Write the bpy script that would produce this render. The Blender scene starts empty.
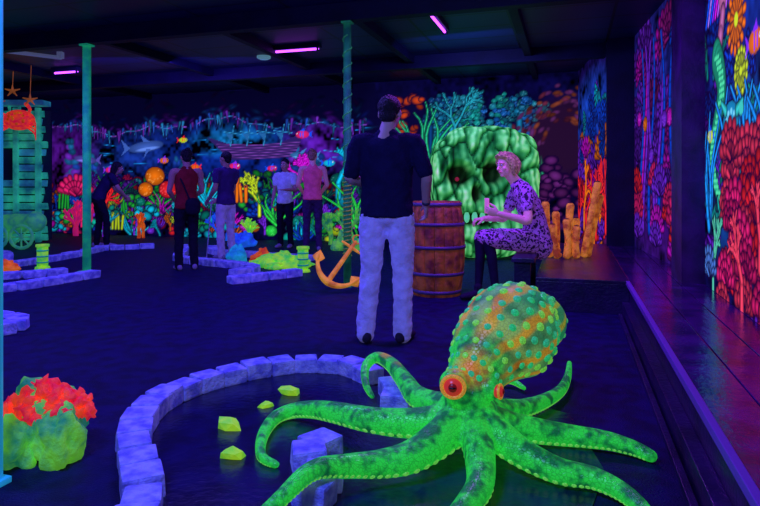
import bpy, bmesh, math, random
import numpy as np
from mathutils import Vector, Matrix
from mathutils import noise as nz
rnd = random.Random(7)
scene = bpy.context.scene
col = scene.collection

# ------------------------------------------------------------------ room frame
SX, SY = 0.9534, -0.3018      # across the room (to the right)
DX, DY = 0.3018, 0.9534       # into the room
def R(u, v, z=0.0):
    return Vector((u*SX+v*DX, u*SY+v*DY, z))
YAW_ROOM = math.atan2(SY, SX)

# ------------------------------------------------------------------ materials
def new_mat(name):
    m = bpy.data.materials.new(name); m.use_nodes = True
    nt = m.node_tree
    try: m.cycles.emission_sampling = 'NONE'
    except Exception: pass
    b = nt.nodes['Principled BSDF']
    return m, nt, b

def neon(name, c1, c2=None, emit=0.15, rough=0.6, nscale=6.0, bump=0.3, bscale=None, spec=0.3, p0=.38, p1=.62):
    """fluorescent paint: part of the violet light comes back as the paint's own colour"""
    m, nt, b = new_mat(name)
    tc = nt.nodes.new('ShaderNodeTexCoord')
    n = nt.nodes.new('ShaderNodeTexNoise'); n.inputs['Scale'].default_value = nscale
    n.inputs['Detail'].default_value = 5
    nt.links.new(tc.outputs['Object'], n.inputs['Vector'])
    r = nt.nodes.new('ShaderNodeValToRGB')
    r.color_ramp.elements[0].position = p0; r.color_ramp.elements[1].position = p1
    c2 = c2 or tuple(x*0.6 for x in c1)
    r.color_ramp.elements[0].color = (*c2, 1); r.color_ramp.elements[1].color = (*c1, 1)
    nt.links.new(n.outputs['Fac'], r.inputs['Fac'])
    nt.links.new(r.outputs['Color'], b.inputs['Base Color'])
    nt.links.new(r.outputs['Color'], b.inputs['Emission Color'])
    b.inputs['Emission Strength'].default_value = emit
    b.inputs['Roughness'].default_value = rough
    b.inputs['Specular IOR Level'].default_value = spec
    if bump:
        n2 = nt.nodes.new('ShaderNodeTexNoise'); n2.inputs['Scale'].default_value = bscale or nscale*5
        n2.inputs['Detail'].default_value = 6
        nt.links.new(tc.outputs['Object'], n2.inputs['Vector'])
        bp = nt.nodes.new('ShaderNodeBump'); bp.inputs['Strength'].default_value = bump
        bp.inputs['Distance'].default_value = 0.02
        nt.links.new(n2.outputs['Fac'], bp.inputs['Height'])
        nt.links.new(bp.outputs['Normal'], b.inputs['Normal'])
    return m

def plain(name, c, rough=0.7, emit=0.0, ec=None, spec=0.3):
    m, nt, b = new_mat(name)
    b.inputs['Base Color'].default_value = (*c, 1)
    b.inputs['Roughness'].default_value = rough
    b.inputs['Specular IOR Level'].default_value = spec
    if emit:
        b.inputs['Emission Color'].default_value = (*(ec or c), 1)
        b.inputs['Emission Strength'].default_value = emit
    return m

def vcol(name, emit=0.4, rough=0.7, scales=0.0, sscale=30, spec=0.3, dark=0.5, basek=1.0):
    m, nt, b = new_mat(name)
    a = nt.nodes.new('ShaderNodeAttribute'); a.attribute_name = 'Col'
    out = a.outputs['Color']
    if scales:
        tc = nt.nodes.new('ShaderNodeTexCoord')
        v = nt.nodes.new('ShaderNodeTexVoronoi'); v.inputs['Scale'].default_value = sscale
        v.feature = 'DISTANCE_TO_EDGE'
        nt.links.new(tc.outputs['Object'], v.inputs['Vector'])
        mr = nt.nodes.new('ShaderNodeMapRange'); mr.inputs['From Max'].default_value = 0.12
        mr.inputs['To Min'].default_value = dark; mr.inputs['To Max'].default_value = 1.0
        nt.links.new(v.outputs['Distance'], mr.inputs['Value'])
        mx = nt.nodes.new('ShaderNodeVectorMath'); mx.operation = 'SCALE'
        nt.links.new(out, mx.inputs[0]); nt.links.new(mr.outputs['Result'], mx.inputs['Scale'])
        out = mx.outputs['Vector']
        bp = nt.nodes.new('ShaderNodeBump'); bp.inputs['Strength'].default_value = scales
        bp.inputs['Distance'].default_value = 0.01
        nt.links.new(mr.outputs['Result'], bp.inputs['Height'])
        nt.links.new(bp.outputs['Normal'], b.inputs['Normal'])
    nt.links.new(out, b.inputs['Emission Color'])
    if basek != 1:
        m2 = nt.nodes.new('ShaderNodeVectorMath'); m2.operation = 'SCALE'; m2.inputs['Scale'].default_value = basek
        nt.links.new(out, m2.inputs[0]); out = m2.outputs['Vector']
    nt.links.new(out, b.inputs['Base Color'])
    b.inputs['Emission Strength'].default_value = emit
    b.inputs['Roughness'].default_value = rough
    b.inputs['Specular IOR Level'].default_value = spec
    return m

# ------------------------------------------------------------------ mesh builder
class MB:
    def __init__(s): s.V = []; s.F = []; s.M = []; s.C = []
    def add(s, V, F, mi=0, c=(1, 1, 1)):
        if isinstance(c, (int, float)): c = (1, 1, 1)
        o = len(s.V)
        s.V.extend([tuple(v) for v in V])
        s.F.extend([tuple(i+o for i in f) for f in F])
        s.M.extend([mi]*len(F))
        if isinstance(c, np.ndarray) and c.ndim == 2: s.C.extend([tuple(x) for x in c])
        else: s.C.extend([tuple(c)]*len(V))
    def tube(s, pts, rad, side=None, seg=14, sub=3, mi=0, c=(1, 1, 1), cap=True, cs=1.0):
        P = np.array([tuple(p) for p in pts], float)
        Rr = np.array([(r, r) if not hasattr(r, '__len__') else tuple(r) for r in rad], float)
        if sub > 1 and len(P) > 2: P, Rr = catmull(P, Rr, sub)
        n = len(P)
        T = np.gradient(P, axis=0); T /= np.linalg.norm(T, axis=1)[:, None]+1e-9
        if side is None:
            a = np.array([0, 0, 1.0]) if abs(T[0][2]) < 0.8 else np.array([1.0, 0, 0])
            sd = np.cross(T[0], a)
        else: sd = np.array(tuple(side), float)
        rings = []
        frames = []
        for i in range(n):
            x = sd - T[i]*np.dot(sd, T[i]); x /= np.linalg.norm(x)+1e-9
            y = np.cross(T[i], x)
            frames.append((x, y))
            if side is None: sd = x
        def ring(c0, i, k):
            x, y = frames[i]
            return [c0+x*Rr[i][0]*k*math.cos(t)+y*Rr[i][1]*k*math.sin(t)
                    for t in np.linspace(0, 2*math.pi, seg, endpoint=False)]
        if cap:
            m0 = min(Rr[0])*cs
            for a in (75, 50, 25):
                a = math.radians(a); rings.append(ring(P[0]-T[0]*m0*math.sin(a), 0, math.cos(a)))
        for i in range(n): rings.append(ring(P[i], i, 1))
        if cap:
            m1 = min(Rr[-1])
            for a in (25, 50, 75):
                a = math.radians(a); rings.append(ring(P[-1]+T[-1]*m1*math.sin(a), n-1, math.cos(a)))
        V = [v for r in rings for v in r]; F = []
        for i in range(len(rings)-1):
            for j in range(seg):
                k = (j+1) % seg
                F.append((i*seg+j, i*seg+k, (i+1)*seg+k, (i+1)*seg+j))
        V.append(np.mean(rings[0], axis=0)); V.append(np.mean(rings[-1], axis=0))
        a, b = len(V)-2, len(V)-1; L = (len(rings)-1)*seg
        for j in range(seg):
            k = (j+1) % seg
            F.append((a, k, j)); F.append((b, L+j, L+k))
        s.add(V, F, mi, c)
        return P, Rr
    def ell(s, c0, r, rot=None, seg=16, mi=0, c=(1, 1, 1), pw=1.0):
        V = []; F = []; n = seg//2
        c0 = Vector(c0)
        def sp(x): return math.copysign(abs(x)**pw, x)
        for i in range(n+1):
            th = math.pi*i/n
            for j in range(seg):
                ph = 2*math.pi*j/seg
                v = Vector((r[0]*sp(math.sin(th))*sp(math.cos(ph)), r[1]*sp(math.sin(th))*sp(math.sin(ph)), r[2]*sp(math.cos(th))))
                if rot is not None: v = rot @ v
                V.append(c0+v)
        for i in range(n):
            for j in range(seg):
                k = (j+1) % seg
                if i == 0: F.append((i*seg+j, (i+1)*seg+j, (i+1)*seg+k))
                elif i == n-1: F.append((i*seg+j, (i+1)*seg+j, i*seg+k))
                else: F.append((i*seg+j, (i+1)*seg+j, (i+1)*seg+k, i*seg+k))
        s.add(V, F, mi, c)
    def box(s, c0, h, yaw=0.0, mi=0, bev=0.0, c=(1, 1, 1), jit=0.0):
        bm = bmesh.new(); bmesh.ops.create_cube(bm, size=2)
        for v in bm.verts:
            v.co = Vector((v.co.x*h[0], v.co.y*h[1], v.co.z*h[2]))
            if jit: v.co += Vector((rnd.uniform(-jit, jit), rnd.uniform(-jit, jit), rnd.uniform(-jit, jit)*0.4))
        if bev: bmesh.ops.bevel(bm, geom=bm.edges[:], offset=bev, segments=2, affect='EDGES', profile=0.6)
        rm = Matrix.Rotation(yaw, 3, 'Z')
        bm.verts.index_update()
        V = [rm @ v.co + Vector(c0) for v in bm.verts]
        F = [[v.index for v in f.verts] for f in bm.faces]
        bm.free(); s.add(V, F, mi, c)
    def build(s, name, mats, smooth=True, color=False):
        me = bpy.data.meshes.new(name)
        V = np.array(s.V, float)
        org = Vector(((V[:, 0].min()+V[:, 0].max())/2, (V[:, 1].min()+V[:, 1].max())/2, V[:, 2].min()))
        me.from_pydata([tuple(Vector(v)-org) for v in s.V], [], s.F)
        for m in mats: me.materials.append(m)
        me.polygons.foreach_set('material_index', s.M)
        me.polygons.foreach_set('use_smooth', [smooth]*len(s.F))
        if color:
            ca = me.color_attributes.new('Col', 'FLOAT_COLOR', 'POINT')
            arr = np.ones((len(s.V), 4)); arr[:, :3] = np.array(s.C)
            ca.data.foreach_set('color', arr.ravel())
        me.update()
        o = bpy.data.objects.new(name, me); col.objects.link(o); o.location = org
        return o

def catmull(P, Rr, sub):
    oP = []; oR = []
    n = len(P)
    for i in range(n-1):
        p0 = P[max(i-1, 0)]; p1 = P[i]; p2 = P[i+1]; p3 = P[min(i+2, n-1)]
        for k in range(sub):
            t = k/sub
            oP.append(0.5*((2*p1)+(-p0+p2)*t+(2*p0-5*p1+4*p2-p3)*t*t+(-p0+3*p1-3*p2+p3)*t**3))
            oR.append(Rr[i]*(1-t)+Rr[i+1]*t)
    oP.append(P[-1]); oR.append(Rr[-1])
    return np.array(oP), np.array(oR)

def remesh(mb, voxel, smooth=3, disp=0.0, dscale=0.1, fac=0.5):
    me = bpy.data.meshes.new('tmp'); me.from_pydata(mb.V, [], mb.F)
    o = bpy.data.objects.new('tmp', me); col.objects.link(o)
    md = o.modifiers.new('r', 'REMESH'); md.mode = 'VOXEL'; md.voxel_size = voxel
    if smooth:
        sm = o.modifiers.new('s', 'SMOOTH'); sm.iterations = smooth; sm.factor = fac
    tx = None
    if disp:
        tx = bpy.data.textures.new('t', 'CLOUDS'); tx.noise_scale = dscale; tx.noise_depth = 2
        dm = o.modifiers.new('d', 'DISPLACE'); dm.texture = tx; dm.strength = disp; dm.mid_level = 0.5
        dm.texture_coords = 'LOCAL'
    dg = bpy.context.evaluated_depsgraph_get(); dg.update()
    ev = o.evaluated_get(dg); m2 = ev.to_mesh()
    V = np.empty(len(m2.vertices)*3); m2.vertices.foreach_get('co', V); V = V.reshape(-1, 3)
    F = [tuple(p.vertices) for p in m2.polygons]
    ev.to_mesh_clear()
    bpy.data.objects.remove(o); bpy.data.meshes.remove(me)
    if tx: bpy.data.textures.remove(tx)
    return V, F

# ------------------------------------------------------------------ mural painter
def vnoise(h, w, cell, seed):
    r = np.random.RandomState(seed)
    gh, gw = int(h/cell)+3, int(w/cell)+3
    g = r.rand(gh, gw)
    y = np.arange(h)/cell; x = np.arange(w)/cell
    yi = y.astype(int); xi = x.astype(int); fy = (y-yi)[:, None]; fx = (x-xi)[None]
    fy = fy*fy*(3-2*fy); fx = fx*fx*(3-2*fx)
    a = g[np.ix_(yi, xi)]; b = g[np.ix_(yi, xi+1)]; c = g[np.ix_(yi+1, xi)]; d = g[np.ix_(yi+1, xi+1)]
    return (a*(1-fx)+b*fx)*(1-fy)+(c*(1-fx)+d*fx)*fy

class Cv:
    def __init__(s, w, h, res, bg, seed=1):
        s.res = res; s.W = int(w/res)+1; s.H = int(h/res)+1; s.w = w; s.h = h
        s.x = np.linspace(0, w, s.W); s.z = np.linspace(0, h, s.H)
        s.C = np.ones((s.H, s.W, 3))*np.array(bg)
        s.r = random.Random(seed); s.seed = seed
    def win(s, x0, x1, z0, z1):
        a = max(0, int(x0/s.res)-1); b = min(s.W, int(x1/s.res)+3)
        c = max(0, int(z0/s.res)-1); d = min(s.H, int(z1/s.res)+3)
        if a >= b or c >= d: return None
        return slice(c, d), slice(a, b), s.x[None, a:b], s.z[c:d, None]
    def put(s, sl, al, cc):
        al = al[..., None]
        s.C[sl] = s.C[sl]*(1-al)+cc*al
    def seg(s, p, q, r0, r1, cl, shade=True):
        m = max(r0, r1)
        w = s.win(min(p[0], q[0])-m, max(p[0], q[0])+m, min(p[1], q[1])-m, max(p[1], q[1])+m)
        if w is None: return
        a, b, X, Z = w
        dx, dz = q[0]-p[0], q[1]-p[1]; L = dx*dx+dz*dz+1e-9
        t = np.clip(((X-p[0])*dx+(Z-p[1])*dz)/L, 0, 1)
        d = np.hypot(X-p[0]-t*dx, Z-p[1]-t*dz); r = r0+(r1-r0)*t
        al = np.clip((r-d)/s.res+0.5, 0, 1)
        c = np.ones(al.shape+(3,))*np.array(cl)
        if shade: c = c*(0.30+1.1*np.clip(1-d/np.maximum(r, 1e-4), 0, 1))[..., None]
        s.put((a, b), al, c)
    def stroke(s, pts, r0, r1, cl, out=0.0, oc=(0.005, 0.0, 0.03), shade=True):
        n = len(pts)-1
        if out:
            for i in range(n): s.seg(pts[i], pts[i+1], out+r0+(r1-r0)*i/n, out+r0+(r1-r0)*(i+1)/n, oc, False)
        for i in range(n): s.seg(pts[i], pts[i+1], r0+(r1-r0)*i/n, r0+(r1-r0)*(i+1)/n, cl, shade)
    def ell(s, cx, cz, rx, rz, cl, soft=0.15, alpha=1.0, rot=0, shade=0):
        m = max(rx, rz)*(1+soft)
        w = s.win(cx-m, cx+m, cz-m, cz+m)
        if w is None: return
        a, b, X, Z = w
        c_, s_ = math.cos(rot), math.sin(rot)
        x = (X-cx)*c_+(Z-cz)*s_; z = -(X-cx)*s_+(Z-cz)*c_
        d = np.sqrt((x/rx)**2+(z/rz)**2)
        al = np.clip((1-d)/max(soft, 1e-3), 0, 1)*alpha
        c = np.ones(al.shape+(3,))*np.array(cl)
        if shade: c = c*(1-shade+shade*np.clip(1.2-d, 0, 1.2))[..., None]
        s.put((a, b), al, c)
    def poly(s, pts, cl, alpha=1.0):
        xs = [p[0] for p in pts]; zs = [p[1] for p in pts]
        w = s.win(min(xs), max(xs), min(zs), max(zs))
        if w is None: return
        a, b, X, Z = w
        ins = np.zeros(np.broadcast(X, Z).shape, bool)
        n = len(pts)
        for i in range(n):
            x1, z1 = pts[i]; x2, z2 = pts[(i+1) % n]
            if z1 == z2: continue
            ins ^= ((z1 > Z) != (z2 > Z)) & (X < (x2-x1)*(Z-z1)/(z2-z1)+x1)
        s.put((a, b), ins.astype(float)*alpha, np.ones(ins.shape+(3,))*np.array(cl))
    def coral(s, x, z, h, cl, depth=4, spread=0.5, r=None, ang=math.pi/2):
        segs = []
        def br(x, z, a, l, r, d):
            x2 = x+math.cos(a)*l; z2 = z+math.sin(a)*l
            segs.append(((x, z), (x2, z2), r, r*0.8))
            if d:
                for k in range(2 if s.r.random() < 0.6 else 3):
                    br(x2, z2, a+s.r.uniform(-spread, spread)*1.3, l*s.r.uniform(0.65, 0.9), r*0.75, d-1)
        br(x, z, ang, h*0.3, r or h*0.06, depth)
        for p, q, a, b in segs: s.seg(p, q, a+0.014, b+0.014, (0.003, 0, 0.03), False)
        for p, q, a, b in segs: s.seg(p, q, a, b, cl)
    def fan(s, x, z, r, cl, n=9, ang=math.pi/2, spread=1.3, w=None):
        w = w or r*.14
        for row in (1.0, .68, .38):
            for i in range(n):
                a = ang+(i-(n-1)/2)/(n-1)*2*spread*(.6+.4*row)+s.r.uniform(-.05, .05)
                e = (x+math.cos(a)*r*row, z+math.sin(a)*r*row*.9)
                k = s.r.uniform(.7, 1.15)*(.75+.25*(1-row))
                s.stroke([(x, z), e], w*.35, w*row**.5, tuple(c*k for c in cl), .012)
    def fronds(s, x, z, h, cl, n=7, spread=0.9, r=0.03):
        for i in range(n):
            a = math.pi/2+(i-(n-1)/2)/max(n-1, 1)*spread*2*0.9
            hh = h*s.r.uniform(0.7, 1); ph = s.r.uniform(0, 6)
            pts = [(x+math.cos(a)*hh*t+0.12*h*math.sin(ph+t*5)*t, z+math.sin(a)*hh*t) for t in np.linspace(0, 1, 9)]
            s.stroke(pts, r, r*0.25, cl, 0.012)
    def kelp(s, x, z, h, cl, w=.06, cl2=None):
        ph = s.r.uniform(0, 6); n = int(h/(w*.9))
        P = [(x+.12*math.sin(ph+t*3.5), z+t) for t in np.linspace(0, h, n)]
        for i, (a, b) in enumerate(P):
            sg = 1 if i % 2 else -1
            s.stroke([(a, b), (a+sg*w*1.6, b+w*1.1)], w*.2, w*.5*(1-.5*i/n), cl2 or cl, .008)
        s.stroke(P, w*.35, w*.12, cl, .008)
    def brain(s, x, z, r, cl):
        s.ell(x, z, r*1.08, r*0.88, (0.003, 0, 0.03), 0.02)
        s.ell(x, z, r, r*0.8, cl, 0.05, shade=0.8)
        for i in range(int(8+r*30)):
            a = s.r.uniform(0, 6.28); q = r*0.85*math.sqrt(s.r.random())
            s.ell(x+math.cos(a)*q, z+math.sin(a)*q*0.78, r*0.1, r*0.08, tuple(min(1, c*1.4+0.04) for c in cl), 0.3)
    def sponge(s, x, z, h, cl, n=5):
        for i in range(n):
            xx = x+(i-(n-1)/2)*h*0.22; hh = h*s.r.uniform(0.6, 1); r = h*0.09
            s.stroke([(xx, z), (xx+s.r.uniform(-.1, .1)*h, z+hh)], r*0.8, r, cl, 0.012)
            s.ell(xx, z+hh, r*0.6, r*0.4, (0.03, 0, 0.06), 0.1)
    def fish(s, x, z, l, cl, c2, d=1):
        s.poly([(x-d*l*0.4, z), (x-d*l*0.75, z+l*0.28), (x-d*l*0.65, z), (x-d*l*0.75, z-l*0.28)], c2)
        s.ell(x, z, l*0.5, l*0.27, cl, 0.08, shade=0.5)
        s.ell(x-d*l*0.05, z, l*0.06, l*0.24, c2, 0.2); s.ell(x+d*l*0.15, z, l*0.05, l*0.2, c2, 0.2)
        s.poly([(x-l*0.2, z+l*0.2), (x+l*0.1, z+l*0.45), (x+l*0.2, z+l*0.2)], c2)
        s.ell(x+d*l*0.33, z+l*0.06, l*0.06, l*0.06, (1, 1, 1), 0.1); s.ell(x+d*l*0.34, z+l*0.06, l*0.03, l*0.03, (0, 0, 0), 0.1)
    def shark(s, x, z, l, cl, d=1):
        s.ell(x, z, l*.5, l*.13, cl, .1, shade=.7, rot=.12*d)
        s.ell(x+d*l*.05, z-l*.05, l*.36, l*.045, tuple(min(1, c*2+.05) for c in cl), .4, rot=.12*d)
        s.poly([(x-d*l*.42, z-l*.03), (x-d*l*.68, z+l*.18), (x-d*l*.58, z-l*.05), (x-d*l*.68, z-l*.2)], cl)
        s.poly([(x-d*l*.05, z+l*.1), (x-d*l*.15, z+l*.28), (x+d*l*.10, z+l*.12)], cl)
        s.poly([(x+d*l*.12, z-l*.06), (x-d*l*.05, z-l*.26), (x+d*l*.02, z-l*.04)], cl)
    def mul_noise(s, amt=0.6):
        n = vnoise(s.H, s.W, 0.25/s.res, s.seed+1)*0.6+vnoise(s.H, s.W, 0.07/s.res, s.seed+2)*0.4
        s.C *= (1-amt/2+amt*(n-0.5)*2)[..., None]
    def rock(s, x0, x1, z0, z1, cl, n, size):
        for i in range(n):
            x = s.r.uniform(x0, x1); z = s.r.uniform(z0, z1); r = size*s.r.uniform(0.5, 1.2)
            k = s.r.uniform(0.5, 1.3); rt = s.r.uniform(-.6, .6)
            s.ell(x, z, r*1.1, r*0.8, (0.004, 0.0, 0.03), 0.05, rot=rt)
            s.ell(x, z, r, r*0.7, tuple(c*k for c in cl), 0.4, shade=0.8, rot=rt)
    def mesh(s, name, origin, xdir, mat):
        X, Z = np.meshgrid(s.x, s.z)
        xd = np.array(tuple(xdir))[:3]
        xd = xd/np.linalg.norm(xd)
        V = X[..., None]*xd+Z[..., None]*np.array([0, 0, 1.0])
        V = V.reshape(-1, 3)
        i = np.arange(s.H*s.W).reshape(s.H, s.W)
        F = np.stack([i[:-1, :-1], i[:-1, 1:], i[1:, 1:], i[1:, :-1]], -1).reshape(-1, 4)
        me = bpy.data.meshes.new(name)
        me.vertices.add(len(V)); me.vertices.foreach_set('co', V.ravel())
        me.loops.add(F.size); me.loops.foreach_set('vertex_index', F.ravel())
        me.polygons.add(len(F)); me.polygons.foreach_set('loop_start', np.arange(0, F.size, 4))
        me.update(calc_edges=True)
        ca = me.color_attributes.new('Col', 'FLOAT_COLOR', 'POINT')
        arr = np.ones((len(V), 4)); arr[:, :3] = np.clip(s.C, 0, 1.3).reshape(-1, 3)
        ca.data.foreach_set('color', arr.ravel())
        me.materials.append(mat)
        o = bpy.data.objects.new(name, me); col.objects.link(o); o.location = origin
        return o

PINK = (1, .02, .20); RED = (1, .02, .03); ORANGE = (1, .20, .005); YEL = (.7, .95, .02); GREEN = (.03, .9, .08)
CYAN = (.005, .65, .95); BLUE = (.005, .09, 1); VIO = (.25, .03, 1); MAG = (.8, .01, .8); TEAL = (.005, .5, .38)
ALL = [PINK, RED, ORANGE, YEL, GREEN, CYAN, BLUE, VIO, MAG, TEAL]
def dim(c, k): return tuple(a*k for a in c)

m_mural = vcol('mural_paint', emit=0.80, rough=0.85, basek=.25, spec=.12)

# ---- back wall mural: x = u + 13.4
def bx(u): return u+13.4
HC = 3.2
cv = Cv(13.6, HC, 0.02, (0.003, 0.002, 0.055), 11)
cv.ell(bx(-6.9), 1.9, 3.2, 1.0, (0.004, 0.04, 0.45), 0.9, 0.9)
cv.ell(bx(-7.0), 2.10, 1.2, 0.42, (0.01, 0.33, 0.78), 0.9, 0.8)
cv.ell(bx(-9.6), 1.8, 1.6, 0.8, (0.01, 0.05, 0.45), 0.9, 0.8)
cv.ell(bx(-4.9), 2.0, 1.0, 0.7, (0.20, 0.015, 0.70), 0.9, 0.8)
cv.ell(bx(-11.5), 1.8, 1.2, 1.0, (0.15, 0.01, 0.45), 0.9, 0.7)
cv.mul_noise(1.0)
for i in range(30):
    x = cv.r.uniform(bx(-11), bx(-4)); z = cv.r.uniform(1.2, 2.3)
    cv.stroke([(x, z), (x+cv.r.uniform(.1, .5), z+cv.r.uniform(-.05, .05))], 0.010, 0.004, (0.01, 0.3, .9))
# far rock towers in the sea glow
for u, h, w_ in ((-11.3, 1.3, .3), (-10.7, .9, .22), (-8.3, .8, .2), (-5.5, 1.1, .24), (-5.0, .9, .34), (-4.3, 1.3, .3)):
    for k in range(11):
        z = 1.0+h*k/11
        for q in range(2):
            cv.ell(bx(u)+cv.r.uniform(-.12, .12), z, w_*(.8-.05*k), .09, dim(cv.r.choice([(.02, .10, .7), (.22, .03, .7), (.02, .22, .6)]), cv.r.uniform(.3, .9)), .3, shade=.85, rot=cv.r.uniform(-.4, .4))
# cave roof: near-black rock with an irregular lit rim
def rim(x): return 2.46+.10*math.sin(x*1.3)+.07*math.sin(x*3.1+1)+.03*math.sin(x*9)
cv.poly([(0, 3.2), (0, 2.5)]+[(x, rim(x)) for x in np.linspace(0, bx(-3.7), 120)]+[(bx(-3.7), 3.2)], (.0015, .001, .022))
for i in range(170):
    x = cv.r.uniform(0, bx(-3.8)); zz = rim(x)
    q = cv.r.random()**1.6; z = zz+q*.6
    k = (1-q)**3*.30+.012
    rr = cv.r.uniform(.05, .14); rt = cv.r.uniform(-.9, .9)
    cc = dim(cv.r.choice([(.02, .06, .9), (.22, .02, .9), (.02, .15, .8)]), k)
    cv.ell(x, z, rr*1.6, rr*.6, cc, .9, shade=.9, rot=rt)
for i in range(95):
    x = cv.r.uniform(0, bx(-3.9)); z = rim(x)+cv.r.uniform(-.03, .05); L = cv.r.uniform(.06, .26)
    cv.stroke([(x, z+.06), (x+cv.r.uniform(-.05, .05), z-L)], .035, .004, dim(cv.r.choice([(.03, .15, .9), (.30, .05, .9), (.03, .35, .8)]), cv.r.uniform(.15, .7)), .01)
xs = np.linspace(.05, bx(-3.9), 160)
for i in range(len(xs)-1):
    if cv.r.random() < .7: cv.stroke([(xs[i], rim(xs[i])), (xs[i+1], rim(xs[i+1]))], .012, .012, dim(cv.r.choice([(.05, .35, 1), (.4, .1, 1)]), cv.r.uniform(.3, .8)))
# ship wreck
sx = bx(-7.2)
cv.poly([(sx-.4, 2.20), (sx+.2, 2.03), (sx+1.3, 2.00), (sx+1.95, 2.26), (sx+1.7, 1.73), (sx+.2, 1.68)], (0.03, 0.015, 0.14))
for i in range(6):
    z = 1.74+i*0.055
    cv.stroke([(sx+.1-.05*i, z+.02), (sx+.9, z-.02), (sx+1.7+.03*i, z+.03)], 0.012, 0.012, cv.r.choice([(0.05, 0.12, 0.45), (.18, .05, .35)]))
for i in range(4):
    x = sx+.2+i*.4
    cv.stroke([(x, 2.0), (x+.08, 2.42)], 0.018, 0.010, (0.03, 0.3, 0.6))
    cv.stroke([(x-.16, 2.30), (x+.26, 2.24)], 0.012, 0.010, (0.03, 0.3, 0.6))
    cv.poly([(x-.12, 2.27), (x+.05, 2.24), (x+.02, 2.08)], (.02, .15, .4))
cv.shark(bx(-9.2), 2.02, 1.0, (.05, .13, .55), 1); cv.shark(bx(-10.9), 1.75, .7, (.10, .08, .5), -1); cv.shark(bx(-5.3), 1.75, .6, (.05, .25, .6), -1)
for u, z in ((-8.2, 2.15), (-10.2, 1.5), (-5.3, 2.2), (-4.7, 1.6), (-6.0, 1.5), (-7.9, 1.55), (-8.7, 1.7), (-6.9, 1.55)):
    cv.fish(bx(u), z, cv.r.uniform(.2, .32), cv.r.choice([ORANGE, YEL, CYAN, PINK]), cv.r.choice([BLUE, VIO, RED]), cv.r.choice([-1, 1]))
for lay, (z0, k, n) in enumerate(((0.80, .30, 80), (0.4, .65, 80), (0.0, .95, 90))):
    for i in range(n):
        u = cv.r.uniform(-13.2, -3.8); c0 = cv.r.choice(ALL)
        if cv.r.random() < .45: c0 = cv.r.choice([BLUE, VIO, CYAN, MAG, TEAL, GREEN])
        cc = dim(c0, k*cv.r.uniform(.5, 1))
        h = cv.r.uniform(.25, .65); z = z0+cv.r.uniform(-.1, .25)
        t = cv.r.random()
        if t < .25: cv.coral(bx(u), z, h*.9, cc, 4)
        elif t < .38: cv.fan(bx(u), z, h*.5, cc, 8, ang=1.57+cv.r.uniform(-.5, .5))
        elif t < .55: cv.fronds(bx(u), z, h, cc, 7)
        elif t < .63: cv.sponge(bx(u), z, h*.7, cc, cv.r.randint(3, 6))
        elif t < .82: cv.brain(bx(u), z+h*.35, h*.28, cc)
        else: cv.rock(bx(u)-.3, bx(u)+.3, z, z+.4, cc, 8, .13)
cv.fan(bx(-11.2), .9, .50, PINK, 9); cv.coral(bx(-10.5), .2, 1.0, RED, 5, .6, .05)
cv.brain(bx(-8.95), 1.35, .26, ORANGE); cv.brain(bx(-8.6), 1.05, .24, RED); cv.brain(bx(-9.2), 1.05, .2, ORANGE)
cv.coral(bx(-6.3), .5, .9, YEL, 5, .6, .04); cv.fronds(bx(-5.9), .3, .9, GREEN, 9)
cv.coral(bx(-5.2), .9, .9, MAG, 5); cv.coral(bx(-4.5), .9, 1.0, CYAN, 5); cv.fronds(bx(-4.1), .3, 1.2, GREEN, 9)
cv.fronds(bx(-7.6), .7, .8, CYAN, 9); cv.sponge(bx(-6.9), .8, .5, ORANGE, 6)
# dark stretch, then blue tree corals over the skull
cv.ell(bx(-3.2), 1.6, 1.0, 2.2, (0.003, 0.002, 0.04), 0.5)
cv.rock(bx(-3.3), bx(-2.75), 1.9, 2.9, (.55, .05, .01), 30, .11)
for i in range(30):
    u = -2.75+2.3*cv.r.random(); z = 2.1+.25*cv.r.random()
    cc = cv.r.choice([(.01, .28, .55), (.02, .40, .60), (.01, .16, .6), (.01, .45, .42)])
    cc = dim(cc, cv.r.uniform(.3, 1))
    cv.stroke([(bx(u), z-.6), (bx(u), z)], .04, .05, cc, .012)
    for k in range(11):
        cv.brain(bx(u)+cv.r.uniform(-.15, .15), z+cv.r.uniform(.05, .55), cv.r.uniform(.045, .08), dim(cc, cv.r.uniform(.6, 1.1)))
cv.fronds(bx(-2.6), 1.5, 1.35, (.02, .6, .25), 11, .9, .035); cv.fronds(bx(-.45), 1.2, 1.0, (.02, .5, .25), 7, .7, .03)
cv.coral(bx(-2.1), 2.0, .9, (.02, .45, .6), 5, r=.03)
# brown cave mouth at the right
cv.ell(bx(-.1), 2.0, .8, .9, (.02, .004, .03), .4)
for i in range(90):
    a = cv.r.uniform(.1, 3.1); r = cv.r.uniform(.35, .95)
    cv.ell(bx(-.1)+r*math.cos(a), 1.9+r*1.15*math.sin(a), cv.r.uniform(.05, .12), .045, dim(cv.r.choice([(.30, .06, .03), (.22, .03, .08), (.16, .03, .18)]), cv.r.uniform(.25, .9)), .4, rot=a+1.57+cv.r.uniform(-.4, .4), shade=.8)
cv.rock(bx(-.7), bx(.2), .4, 1.6, (.12, .015, .16), 50, .12)
cv.mesh('wall_back', R(-13.4, 11.4, 0), R(1, 0, 0), m_mural)

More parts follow.
